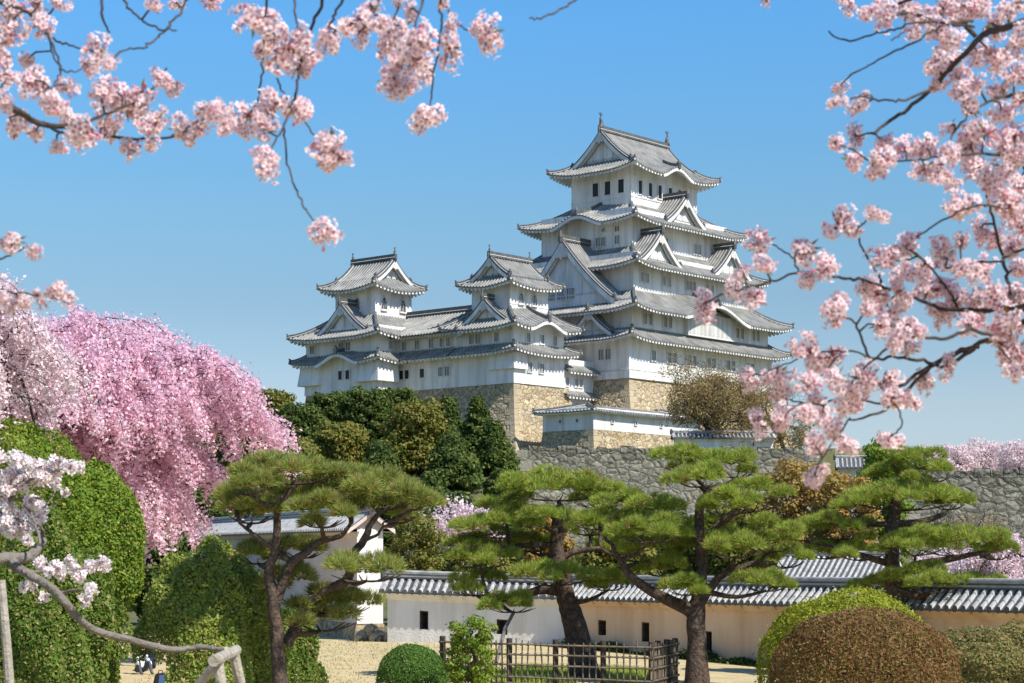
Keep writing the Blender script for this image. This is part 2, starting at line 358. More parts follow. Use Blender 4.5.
def gable(root, k, c, front, w, zb, za, depth, both=False, big=False, name='gable', thick=0.35, orn=1.0, wins=0, sag=0.35):
    """triangular gable facing side k: c = position of the axis, front = coordinate of the front plane; runs back by depth"""
    outw = [(0, -1), (1, 0), (0, 1), (-1, 0)][k]; al = SIDES[k][0]; inw = (-outw[0], -outw[1])
    base = (c*al[0]**2+front*outw[0]**2, c*al[1]**2+front*outw[1]**2)
    def P(x, y, z): return (base[0]+al[0]*x+inw[0]*y, base[1]+al[1]*x+inw[1]*y, z)
    def Zs(x):
        r = abs(x)/w; return za-(za-zb)*(r*(1+sag)-sag*r*r)
    g = cb(MB_gable_roof(P, Zs, w, depth, both), name, [M['tile'], M['tile_rib'], M['tile_dark']], root)
    # barge boards: thick white curve hugging the front edge
    bb = MB(); N = 20; xs = [-w+2*w*i/N for i in range(N+1)]; t = 0.42+0.055*w
    for y0, sg in ([(0, 1), (depth, -1)] if both else [(0, 1)]):
        bb.grid([[P(x, y0-0.02*sg, Zs(x)-0.12), P(x, y0-0.02*sg, Zs(x)-t), P(x, y0+0.22*sg, Zs(x)-t), P(x, y0+0.22*sg, Zs(x)-0.12)] for x in xs], 0)
        bb.grid([[P(x*0.97, y0+0.3*sg, Zs(x)-t*0.9), P(x*0.97, y0+0.3*sg, Zs(x)-t*1.35), P(x*.97, y0+0.5*sg, Zs(x)-t*1.35)] for x in xs], 1)
        # pendant ornament at the apex
        z = za-t*0.9; s = 0.09*w+0.18
        pend = [(0, -1.9), (-.35, -1.4), (-.9, -1.5), (-1.1, -.9), (-.6, -.5), (-.5, 0), (.5, 0), (.6, -.5), (1.1, -.9), (.9, -1.5), (.35, -1.4)]
        bb.add([P(a*s, y0-0.1*sg, z+b*s) for a, b in pend], [tuple(range(len(pend)))], 1)
    # soffit
    bb.grid([[P(x, -0.0, Zs(x)-0.13), P(x, 1.2 if not both else depth, Zs(x)-0.13)] for x in xs], 0)
    cb(bb, 'bargeboard', [M['plaster'], M['plaster_grey']], g)
    for y0, sg in ([(0, 1), (depth, -1)] if both else [(0, 1)]):
        gw = MB()
        yy = y0+0.75*sg
        gw.grid([[P(x*.98, yy, Zs(x)-0.1), P(x*.98, yy, zb-0.6)] for x in xs], 0)
        # framing lines
        for q in (0.33,):
            gw.box(0, 0, 0, 0, 0, 0) if False else None
        zz = zb+(za-zb)*0.12
        hw = w*0.66
        for (xa, xb, z0, z1) in ((-hw, hw, zz, zz+0.18), (-0.12, 0.12, zz, za-t*2.2), (-hw*.5-.08, -hw*.5+.08, zz, zb+(za-zb)*.38), (hw*.5-.08, hw*.5+.08, zz, zb+(za-zb)*.38)):
            if z1 <= z0: continue
            pts = []
            for z in (z0, z1):
                for x, y in ((xa, yy-0.06*sg), (xb, yy-0.06*sg), (xb, yy+.05*sg), (xa, yy+.05*sg)): pts.append(P(x, y, z))
            gw.hexa(pts, 1)
        cb(gw, 'gable_wall', [M['plaster'], M['plaster_grey']], g)
    rd = MB()
    rz = 0.5+0.02*w
    rd.beam([P(0, y, za) for y in (-0.1, depth*0.33, depth*0.66, depth+(0.1 if both else 0))], 0.5, rz+.1, 0)
    rd.beam([P(0, y, za+.22) for y in (-0.08, depth*0.5, depth+(0.08 if both else 0))], 0.54, .08, 1)
    for y0, sg in ([(0, 1), (depth, -1)] if both else [(0, 1)]):
        for sx in (-1, 1):   # descending ridges beside the verge
            rd.beam([P(sx*w*i/8*0.98, y0+0.35*sg, Zs(w*i/8)+0.02) for i in range(9)], 0.34, 0.34, 0)
            rd.beam([P(sx*w*i/8*0.98, y0+0.35*sg, Zs(w*i/8)+0.13) for i in range(9)], 0.38, 0.07, 1)
            e = Vector(P(sx*w*0.98, y0+.35*sg, Zs(w)))
            rd.tube([e, e+Vector((0, 0, .5)), e+Vector((0, 0, .8))], [.25, .27, .06], 6, 0)
        p = Vector(P(0, y0-0.12*sg, za))
        s = orn
        rd.tube([p+Vector((0, 0, -.2)), p+Vector((0, 0, .45*s)), p+Vector((0, 0, .95*s)), p+Vector((0, 0, 1.35*s))], [.34*s, .36*s, .2*s, .05*s], 7, 0)
    cb(rd, 'ridge', [M['tile_dark'], M['plaster_grey']], g)
    return g

def MB_gable_roof(P, Zs, w, depth, both):
    m = MB(); N = 8
    ny = max(3, int(depth/RIBP))
    for sx in (-1, 1):
        xs = [sx*w*i/N for i in range(N+1)]
        m.grid([[P(x, depth*j/ny, Zs(x)) for j in range(ny+1)] for x in xs], 0, flip=(sx > 0))
        for j in range(1, ny):
            y = depth*j/ny
            m.grid([[P(x, y+d, Zs(x)+h) for x in xs] for d, h in ((-0.12, 0), (-0.07, 0.11), (0.07, 0.11), (0.12, 0))], 1, flip=(sx < 0))
        for y0, sg in ([(0, 1), (depth, -1)] if both else [(0, 1)]):
            m.grid([[P(x, y0, Zs(x)+.06), P(x, y0, Zs(x)-.13)] for x in xs], 2, flip=(sx < 0))
        if True:
            m.grid([[P(xs[-1], y, Zs(w)), P(xs[-1], y, Zs(w)-.15)] for y in (0, depth)], 2)
    return m

def storey(root, rect, z0, z1, flare=0.0, band=None, side_band=True):
    u0, v0, u1, v1 = rect; m = MB(); f = flare
    m.hexa([(u0-f, v0-f, z0), (u1+f, v0-f, z0), (u1+f, v1+f, z0), (u0-f, v1+f, z0), (u0, v0, z1), (u1, v0, z1), (u1, v1, z1), (u0, v1, z1)], 0)
    for z, h, d in (band or ()):
        m.box(u0-d, u1+d, v0-d, v1+d, z, z+h, 0)
    return cb(m, 'wall', [M['plaster']], root)

def window(root, k, plane, a, z, w=0.95, h=1.3, bars=3, dark=False, arch=False):
    """one window: frame, dark opening and lattice bars on side k at wall coordinate plane"""
    outw = [(0, -1), (1, 0), (0, 1), (-1, 0)][k]; al = (1, 0) if k in (0, 2) else (0, 1)
    def P(x, y, zz):
        b = (a*al[0]+plane*outw[0]**2, a*al[1]+plane*outw[1]**2)
        return (b[0]+al[0]*x+outw[0]*y, b[1]+al[1]*x+outw[1]*y, zz)
    m = MB()
    def bx(x0, x1, y0, y1, z0, z1, mi):
        m.hexa([P(x0, y0, z0), P(x1, y0, z0), P(x1, y1, z0), P(x0, y1, z0), P(x0, y0, z1), P(x1, y0, z1), P(x1, y1, z1), P(x0, y1, z1)], mi)
    hw = w/2
    if arch:   # bell-shaped dark panel, coloured as the shade of an opening
        pr = [(-hw*1.12, 0), (-hw, h*.35), (-hw*.95, h*.6), (-hw*.55, h*.88), (0, h*1.05), (hw*.55, h*.88), (hw*.95, h*.6), (hw, h*.35), (hw*1.12, 0)]
        m.add([P(x, .05, z+y) for x, y in pr], [tuple(range(9))], 1)
        m.grid([[P(x, .04, z+y), P(x, .15, z+y), P(x*1.22, .15, z+y*1.12+.0), P(x*1.22, .0, z+y*1.12)] for x, y in pr], 3)
        bx(-hw*1.35, hw*1.35, 0, .22, z-.2, z, 0)
        for i in range(1, bars): 
            x = -hw+w*i/bars; bx(x-.035, x+.035, .05, .11, z, z+h*.8, 2)
    else:
        bx(-hw, hw, -.05, .03, z, z+h, 1)  # panel sits proud of the wall; its dark colour imitates recess shade
        t = .12
        bx(-hw-t, -hw, -.05, .14, z-t, z+h+t, 0); bx(hw, hw+t, -.05, .14, z-t, z+h+t, 0)
        bx(-hw, hw, -.05, .137, z-t, z, 0); bx(-hw, hw, -.05, .137, z+h, z+h+t, 0)
        for i in range(1, bars):
            x = -hw+w*i/bars; bx(x-.05, x+.05, .02, .09, z, z+h, 2)
    return cb(m, 'window', [M['plaster'], M['dark'] if dark else M['pane'], M['plaster_grey'], M['plaster_grey']], root)

def fish(root, u, v, z, k, s=1.0):
    """roof-end ornament: a fish with raised tail"""
    outw = [(0, -1), (1, 0), (0, 1), (-1, 0)][k]; o = Vector((outw[0], outw[1], 0)); p = Vector((u, v, z)); m = MB()
    pts = [p+o*.25*s, p-o*.05*s+Vector((0, 0, .35*s)), p+Vector((0, 0, .8*s))-o*.05*s, p+o*.12*s+Vector((0, 0, 1.25*s)), p+o*.05*s+Vector((0, 0, 1.7*s))]
    m.tube(pts, [.30*s, .36*s, .26*s, .15*s, .06*s], 8)
    q = pts[-1]
    for a in (-.45, 0.0, .45):
        t = q+o*a*s+Vector((0, 0, .45*s-.3*abs(a)*s)); sd = Vector((-o.y, o.x, 0))*.06*s
        m.add([q-sd, q+sd, t+sd, t-sd, q-o*.12*s+Vector((0, 0, -.25*s))], [(0, 1, 2, 3), (0, 3, 4), (1, 4, 2)])
    for a in (.5, .9):
        c = p+Vector((0, 0, a*s)); t = c-o*.55*s+Vector((0, 0, .2*s)); sd = Vector((-o.y, o.x, 0))*.05*s
        m.add([c-sd-Vector((0, 0, .15*s)), c+sd-Vector((0, 0, .15*s)), t, c+Vector((0, 0, .2*s))], [(0, 1, 2), (0, 2, 3), (1, 3, 2)])
    return cb(m, 'fish_ornament', [M['tile_dark']], root)

def battered(root, rect, zt, zb, ex, mats, name='stone_base', lean=1.6, topcourse=True):
    m = MB(); rows = []
    for i in range(9):
        t = i/8; e = ex*t**lean; z = zt+(zb-zt)*t; u0, v0, u1, v1 = rect
        rows.append([(u0-e, v0-e, z), (u1+e, v0-e, z), (u1+e, v1+e, z), (u0-e, v1+e, z), (u0-e, v0-e, z)])
    m.grid(rows, 0, flip=True); m.add([rows[0][i] for i in range(4)], [(0, 1, 2, 3)])
    cs = MB(); z = zt-.05; i = 0; H = zt-zb   # long and short corner blocks at the near corner
    def E(zz): return ex*((zt-zz)/H)**lean
    while z > zb+1:
        hb = R.uniform(.6, .85); z1 = z-hb+.03; a, b = (1.5, .8) if i % 2 else (.8, 1.5); p = .04; u0, v0 = rect[0], rect[1]
        e0, e1 = E(z1)+p, E(z)+p
        cs.hexa([(u0-e0, v0-e0, z1), (u0-e0+a, v0-e0, z1), (u0-e0+a, v0-e0+b, z1), (u0-e0, v0-e0+b, z1), (u0-e1, v0-e1, z), (u0-e1+a, v0-e1, z), (u0-e1+a, v0-e1+b, z), (u0-e1, v0-e1+b, z)])
        z -= hb; i += 1
    cb(cs, 'corner_blocks', M['corner'], root)
    return cb(m, name, mats, root)

# ---- main keep
A_ = (0, 0, 32, 23); B_ = (1, .3, 31.5, 22.6); C_ = (3.6, 2, 29.4, 21); D_ = (6, 4, 27, 19); E_ = (9.2, 6.6, 23.8, 16.5)
keep = castle_thing('castle_keep', 16, 11.5, 15, 'tall white five-tiered castle keep with grey tile roofs, highest building in the picture', 'castle keep')
battered(keep, A_, 25.9, 14.5, 5.5, [M['stone_tan']])
storey(keep, A_, 25.9, 31.9, flare=.0, band=((25.92, .9, .25), (27.0, .12, .1)))
storey(keep, B_, 31.0, 35.9); storey(keep, C_, 35.0, 42.2); storey(keep, D_, 41.5, 48.3); storey(keep, E_, 47.5, 55.2, band=((50.4, .14, .07), (53.0, .2, .07)))
skirt(keep, (-1.9, -1.9, 33.9, 24.9), B_, 30.7, 32.3, .6, wallrect=A_)
skirt(keep, (-1.5, -2.2, 34, 25.1), C_, 34.4, 37.3, .65, bumps=((0, 17.9, 7.2, 2.0),), wallrect=B_)
skirt(keep, (1.5, -.1, 31.5, 23.1), D_, 40.35, 43.3, .65, wallrect=C_)
skirt(keep, (3.8, 1.8, 29.2, 21.2), E_, 46.5, 49.4, .65, bumps=((3, 9.7, 4.2, 1.3),), wallrect=D_)
skirt(keep, (6.9, 4.3, 26.1, 18.8), (9.5, 6.9, 23.5, 16.2), 53.7, 55.5, .8, bumps=((0, 9.6, 3.4, 1.2),), wallrect=E_)
# top roof: gable running east-west
gable(keep, 3, 11.55, 8.9, 4.9, 55.2, 59.5, 15.2, both=True, name='top_gable', orn=.5)
fish(keep, 9.2, 11.55, 59.9, 3, .95); fish(keep, 23.8, 11.55, 59.9, 1, .95)
# the great west gable, the twin south gables and the single ones
gable(keep, 3, 10.9, .2, 8.4, 36.0, 44.0, 6.5, name='great_gable', orn=1.0, sag=.3)
gable(keep, 1, 11.5, 32.8, 8.6, 36.0, 44.0, 6.5, name='great_gable', orn=1.0, sag=.3)
gable(keep, 0, 7.9, .75, 4.5, 41.0, 45.0, 4.5, orn=.8)
gable(keep, 0, 24.0, .75, 4.5, 41.0, 45.0, 4.5, orn=.8)
gable(keep, 0, 16.2, 2.8, 4.3, 47.3, 50.9, 5, orn=.8)
gable(keep, 3, 5.7, -.9, 3.6, 31.7, 34.7, 3.5, orn=.8)
for u in (5, 8.3, 9.4, 12.7, 13.8, 17, 18.1, 21.5, 22.6, 26, 27.1): window(keep, 0, 0, u, 28.4, .8, 1.3)
for v in (3.2, 4.3, 9, 10.1): window(keep, 3, 0, v, 28.4, .8, 1.3)
for u in (3.6, 4.7, 7.9, 8.9, 24.0, 25.1, 27.9, 28.9): window(keep, 0, .3, u, 32.9, .75, 1.35)
for u in (5.2, 6.3, 9.9, 11.0, 14.9, 15.7, 16.5, 19.5, 20.6, 26.2, 27.2): window(keep, 0, 2, u, 38.5, .65, 1.2, dark=14 < u < 17)
for u in (9.8, 12.1, 13.1, 19.6, 20.6, 23.4, 24.4): window(keep, 0, 4, u, 43.9, .65, 1.3, dark=u < 10)
for v in (8.6, 9.5, 6.4): window(keep, 3, 6, v, 43.8, .7, 1.1)
window(keep, 3, 6, 6.4, 45.4, .7, .7, dark=True); window(keep, 3, 6, 8.6, 45.6, .6, .5, dark=True)
for v in (8.2, 10.4, 12.4): window(keep, 3, 9.2, v, 51.0, .95, 1.75, bars=1, dark=True)
for u in (11.0, 13.2, 15.3, 17.6, 19.8): window(keep, 0, 6.6, u, 50.9, .8, 1.75, bars=1, dark=True)
for v in (9.9, 11.5, 13.1): window(keep, 3, .95, v, 36.6, 1.25, 1.35, bars=5)
lat = MB(); lat.box(11.8, 22.6, -.55, .3, 32.2, 35.2, 0)
for i in range(36):
    x = 12.0+i*10.4/35; lat.box(x-.06, x+.06, -.63, -.5, 32.5, 35.0, 0)
cb(lat, 'lattice_bay', [M['plaster']], keep)

# ---- passage between the keep and the west tower
pas = castle_thing('castle_passage', -3, 7, 15, 'narrow two-storey white passage squeezed between the west tower and the tall keep', 'castle passage')
storey(pas, (-6.5, 5.5, -.05, 9), 20.5, 28.2)
skirt(pas, (-6.6, 4.2, -.1, 10.2), (-6.6, 6.6, -.1, 7.8), 26.7, 28.3, 0, wallrect=(-6.5, 5.5, -.05, 9), sides=(0, 2))
skirt(pas, (-6.6, 4.4, -.1, 9), (-6.6, 5.5, -.1, 9), 23.7, 24.3, 0, sides=(0,))
for u in (-5.4, -3.6, -2.7): window(pas, 0, 5.5, u, 24.9, .6, 1.0); window(pas, 0, 5.5, u, 21.9, .6, 1.0)

# ---- west tower
N_ = (-16, 5, -6.5, 14.2); NT = (-14.6, 6.8, -7.4, 12.9)
wt = castle_thing('castle_tower', -11, 9.5, 15, 'smaller white corner tower on a golden stone base, nearest to the tall keep', 'castle tower', None)
battered(wt, (-16, 5, -5.5, 23.6), 24.5, 14.5, 3.4, [M['stone_tan']])
storey(wt, N_, 24.5, 29.5, flare=.12, band=()); storey(wt, N_, 28.6, 32.3); storey(wt, NT, 31.4, 37.4, band=((34.2, .1, .05),))
skirt(wt, (-17.5, 3.5, -5, 14.2), (-16, 5, -6.5, 14.2), 28.25, 29.3, .45, sides=(0, 1, 3))
skirt(wt, (-17.7, 3.3, -4.8, 15.6), NT, 31.1, 33.6, .5, bumps=((0, 6.3, 3.4, 1.1),), wallrect=N_)
skirt(wt, (-16.0, 5.4, -6.0, 14.3), (-14.3, 7.1, -7.7, 12.6), 36.3, 37.8, .6, wallrect=NT)
gable(wt, 3, 9.85, -14.9, 3.1, 37.6, 40.1, 7.8, both=True, name='top_gable', orn=.4)
fish(wt, -14.8, 9.85, 40.5, 3, .5); fish(wt, -7.3, 9.85, 40.5, 1, .5)
gable(wt, 3, 9.4, -16.5, 4.1, 31.7, 34.8, 4, orn=.7)
for u in (-12.6, -10.1): window(wt, 0, 6.8, u, 34.4, .8, 1.25, arch=True)
for v in (9.8,): window(wt, 3, -14.6, v, 34.4, .8, 1.25, arch=True)
for u in (-13.4, -10.8, -8.4): window(wt, 0, 5, u, 29.55, .7, 1.1)
for u in (-13.2, -11.0): window(wt, 0, 4.9, u, 26.0, .75, 1.1)
for v in (7.6, 10.6, 11.6, ): window(wt, 3, -16, v, 29.55, .7, 1.1)
box = MB()
box.hexa([(-14.6+x, 4.4 if False else y, z) for x, y, z in ()] or [(-16.5, 4.5, 26.2), (-13.9, 4.5, 26.2), (-13.9, 8.6, 26.2), (-16.5, 8.6, 26.2), (-16.35, 4.7, 28.2), (-13.9, 4.7, 28.2), (-13.9, 8.6, 28.2), (-16.35, 8.6, 28.2)], 0)
cb(box, 'stone_drop_bay', [M['plaster']], wt)

# ---- gallery between the two smaller towers
ga = castle_thing('castle_gallery', -12, 19, 15, 'long two-storey white gallery with one long tile roof joining the two smaller towers', 'castle gallery')
G_ = (-16, 14.2, -7.5, 24)
storey(ga, G_, 24.5, 29.5, flare=0); storey(ga, G_, 28.6, 32.0)
skirt(ga, (-17.5, 14.2, -6, 24), (-16, 14.2, -7.5, 24), 28.25, 29.3, 0, sides=(1, 3))
gable(ga, 0, -11.75, 12.4, 5.95, 31.1, 34.3, 14, both=False, name='long_roof', orn=.3, sag=.15)
ev = MB()
for i in range(24): 
    v = 14+i*.5; ev.box(-17.4, -16, v, v+.22, 30.75, 31.0)
ev.box(-17.5, -16, 13.6, 24, 31.0, 31.1)
cb(ev, 'eaves', [M['plaster']], ga)
for v in (15.4, 16.5, 18.3, 20.6, 22.9): window(ga, 3, -16, v, 29.55, .7, 1.1)
for v in (15.6, 16.7, 19.8, 22.4, 23.4): window(ga, 3, -16, v, 26.0, .75, 1.1, dark=v > 17, bars=1 if v > 17 else 3)

# ---- north-west tower
I_ = (-19.8, 23.8, -9, 36.6); IT = (-17.5, 26.5, -10.9, 33.6)
nt = castle_thing('castle_tower', -14, 30, 15, 'smaller white tower farthest left, with three bell-shaped windows under its top roof', 'castle tower')
battered(nt, (-19.8, 23.8, -8, 36.6), 24.4, 14.5, 3.4, [M['stone_tan']])
storey(nt, I_, 24.4, 29.5, flare=.15); storey(nt, I_, 28.6, 32.6); storey(nt, IT, 31.4, 38.6)
skirt(nt, (-21.3, 22.3, -7.5, 38.1), I_, 28.1, 29.3, .45, bumps=((3, 8.4, 3.8, 1.2),))
skirt(nt, (-21.5, 22.1, -7.3, 38.3), IT, 31.2, 34.2, .5, wallrect=I_)
skirt(nt, (-19.2, 25.0, -9.6, 35.2), (-17.2, 26.8, -11.2, 33.3), 37.4, 39.0, .65, wallrect=IT)
gable(nt, 0, -14.2, 26.2, 3.2, 38.8, 41.5, 7.7, both=True, name='top_gable', orn=.4)
fish(nt, -14.2, 26.3, 42.0, 0, .5); fish(nt, -14.2, 33.8, 42.0, 2, .5)
gable(nt, 3, 29.9, -20.3, 4.6, 31.9, 35.6, 4.5, orn=.7)
for u in (-16.0, -12.6): window(nt, 0, 26.5, u, 35.0, .85, 1.5, arch=True, dark=True)
window(nt, 3, -17.5, 29.6, 35.0, .85, 1.5, arch=True, dark=True)
for v in (28.9, 30.2, 35.4): window(nt, 3, -19.8, v, 29.7, .8, 1.0)
window(nt, 0, 23.8, -17.6, 29.7, .7, 1.0)
for v in (28.9, 30.2, 34.3): window(nt, 3, -19.92, v, 26.1, .7, 1.1, bars=1, dark=True)
box = MB(); box.hexa([(-20.6, 23.0, 25.6), (-16.8, 23.0, 25.6), (-16.8, 27.2, 25.6), (-20.6, 27.2, 25.6), (-20.3, 23.3, 28.1), (-16.8, 23.3, 28.1), (-16.8, 27.2, 28.1), (-20.3, 27.2, 28.1)]); cb(box, 'stone_drop_bay', [M['plaster']], nt); box = MB()
box.hexa([(-20.6, 33.6, 25.6), (-17.5, 33.6, 25.6), (-17.5, 37.4, 25.6), (-20.6, 37.4, 25.6), (-20.3, 33.6, 28.0), (-17.5, 33.6, 28.0), (-17.5, 37.1, 28.0), (-20.3, 37.1, 28.0)])
cb(box, 'stone_drop_bay', [M['plaster']], nt)

# ---- low enclosure in front of the keep
en = castle_thing('castle_store', -8, -4, 15, 'low white walled building on a golden stone footing, below the passage beside the keep', 'castle building')
battered(en, (-17, -7.8, 4, -.3), 18.4, 14.5, .9, [M['stone_tan']])
storey(en, (-17, -7.8, 4, -.3), 18.4, 20.9)
skirt(en, (-17.8, -8.6, 4.8, .5), (-13.5, -4.3, .5, -3.8), 20.5, 21.5, .1, wallrect=(-17, -7.8, 4, -.3), raft=0, thick=.15)
for k, pl, a in ((3, -17, -5.5), (3, -17, -3), (0, -7.8, -13.5), (0, -7.8, -9), (0, -7.8, -4)): window(en, k, pl, a, 19.3, .35, .35, bars=1)

# ------------------------------------------------------------------ ground and hill
def sm(x, a, b):
    t = min(max((x-a)/(b-a), 0), 1); return t*t*(3-2*t)
def ground(x, y):
    z = -0.35*sm(x, 0, 14) if y < 110 else -0.35*sm(x, 0, 14)*(1-sm(y, 110, 140))
    z += 1.9*(1-sm(y, 4, 26))
    h = 15*sm(y, 118, 214)
    if x > 0.5 and y < 199.5: h = min(h, 4.5)
    if x > 0.5 and y >= 200.6: h = 15.0
    h *= (1-sm(x, 62, 80)*(1 if y < 260 else .3)) if y < 400 else 1
    h *= sm(x, -90, -50) if x < 0 else 1
    h *= 1-sm(y, 330, 420)
    return z+h
gm = MB()
xs = sorted(set([-1500, -800, -400, -200, -140]+list(range(-110, 0, 4))+[0, 1.2]+list(range(4, 110, 4))+[140, 200, 400, 800, 1500]))
ys = sorted(set([-60, -20, -5, 0, 2]+list(range(4, 32, 3))+list(range(34, 118, 6))+list(range(118, 196, 4))+[198, 199.4, 200.7, 203]+list(range(206, 260, 6))+list(range(260, 420, 16))+[500, 800, 1600, 3500]))
gm.grid([[(x, y, ground(x, y)) for x in xs] for y in ys], 0)
M['ground'] = mat('ground', (0.30, 0.26, 0.11), 1.0, (0.58, 0.44, 0.27), 0.9, noise=1.2, bump=.5, bscale=8, detail=8)
M['hill'] = mat('hill_ground', (0.05, 0.07, 0.02), 1.0, (0.14, 0.13, 0.06), 0.2, noise=1, bump=.5, bscale=3, detail=8)
nf = len(xs)-1
gm.m = [1 if ys[i//nf] >= 94 else 0 for i in range(len(gm.f))]
tag(gm.build('ground', [M['ground'], M['hill']], smooth=True), kind='structure')

# ------------------------------------------------------------------ stone walls on the hill
def stone_rampart(name, pts, ztop, zbot, ex, depth, m, label, cat='stone wall'):
    """retaining wall following ground points (front top edge), battered towards its foot"""
    o = Vector((*pts[len(pts)//2], zbot)); e = empty(name, o, label, cat)
    mb = MB(); P = [Vector((*p, 0)) for p in pts]; n = len(P); nr = []
    for i in range(n):
        d = (P[min(i+1, n-1)]-P[max(i-1, 0)]).normalized(); nr.append(Vector((d.y, -d.x, 0)))
    rows = []
    for j in range(9):
        t = j/8; off = ex*t**1.5
        rows.append([P[i]+nr[i]*off+(-ex*0.6*t**1.3*(P[1]-P[0]).normalized() if i == 0 else Vector())+Vector((0, 0, ztop+(zbot-ztop)*t)) for i in range(n)])
    mb.grid(rows, 0, flip=True)
    back = [P[i]-nr[i]*depth for i in range(n)]
    mb.grid([[p+Vector((0, 0, ztop)) for p in P], [b+Vector((0, 0, ztop)) for b in back]], 0, flip=True)
    mb.grid([[b+Vector((0, 0, ztop)) for b in back], [b+Vector((0, 0, zbot)) for b in back]], 0)
    mb.add([r[0] for r in rows]+[back[0]+Vector((0, 0, zbot)), back[0]+Vector((0, 0, ztop))], [tuple(range(11))])
    mb.add([r[-1] for r in rows]+[back[-1]+Vector((0, 0, zbot)), back[-1]+Vector((0, 0, ztop))], [tuple(range(11))[::-1]])
    mb.build('stone_face', m, e, origin=tuple(o))
    cs = MB(); z = ztop; i = 0; d0 = (P[1]-P[0]).normalized()
    def Q(zz, a, b):
        t = (ztop-zz)/(ztop-zbot); q_ = P[0]+nr[0]*(ex*t**1.5+.08-b)-d0*(ex*.6*t**1.3+.08-a); return (q_.x, q_.y, zz)
    while z > zbot+1.2:
        hb = R.uniform(.9, 1.25); z1 = z-hb+.07; w_, dp = (1.7, 1.2) if i % 2 else (1.1, 1.9)
        cs.hexa([Q(z1, 0, 0), Q(z1, w_, 0), Q(z1, w_, dp), Q(z1, 0, dp), Q(z, 0, 0), Q(z, w_, 0), Q(z, w_, dp), Q(z, 0, dp)]); z -= hb; i += 1
    cs.build('corner_blocks', M['corner_grey'], e, origin=tuple(o))
    cp = MB(); q = 0   # uneven top course of separate blocks
    for i in range(n-1):
        L = (P[i+1]-P[i]).length; d = (P[i+1]-P[i]).normalized(); s = 0.1
        while s < L-.6:
            w = R.uniform(.7, 1.5); h = R.uniform(.1, .5)
            a = P[i]+d*s+nr[i]*.06; b = P[i]+d*(s+w-.06)+nr[i]*.06; c = b-nr[i]*1.1; e2 = a-nr[i]*1.1
            z0 = ztop-.35; z1 = ztop+h
            cp.hexa([(p.x, p.y, z0) for p in (a, b, c, e2)]+[(p.x*.98+.02*(a.x+c.x)/2, p.y*.98+.02*(a.y+c.y)/2, z1+R.uniform(-.08, .08)) for p in (a, b, c, e2)])
            s += w
    cp.build('top_course', m, e, origin=tuple(o))
    return e
stone_rampart('stone_rampart', [(0.6, 200), (20, 200), (38, 201), (47, 203)], 14.75, 3.5, 3.4, 6, M['stone_grey'], 'long grey stone rampart across the middle, below the low white store building', 'stone wall')
stone_rampart('stone_rampart', [(34, 168), (46, 166), (60, 165), (90, 168)], 10.9, 1.0, 3, 6, M['stone_grey'], 'grey stone wall at the far right, below a row of pink cherry crowns', 'stone wall')

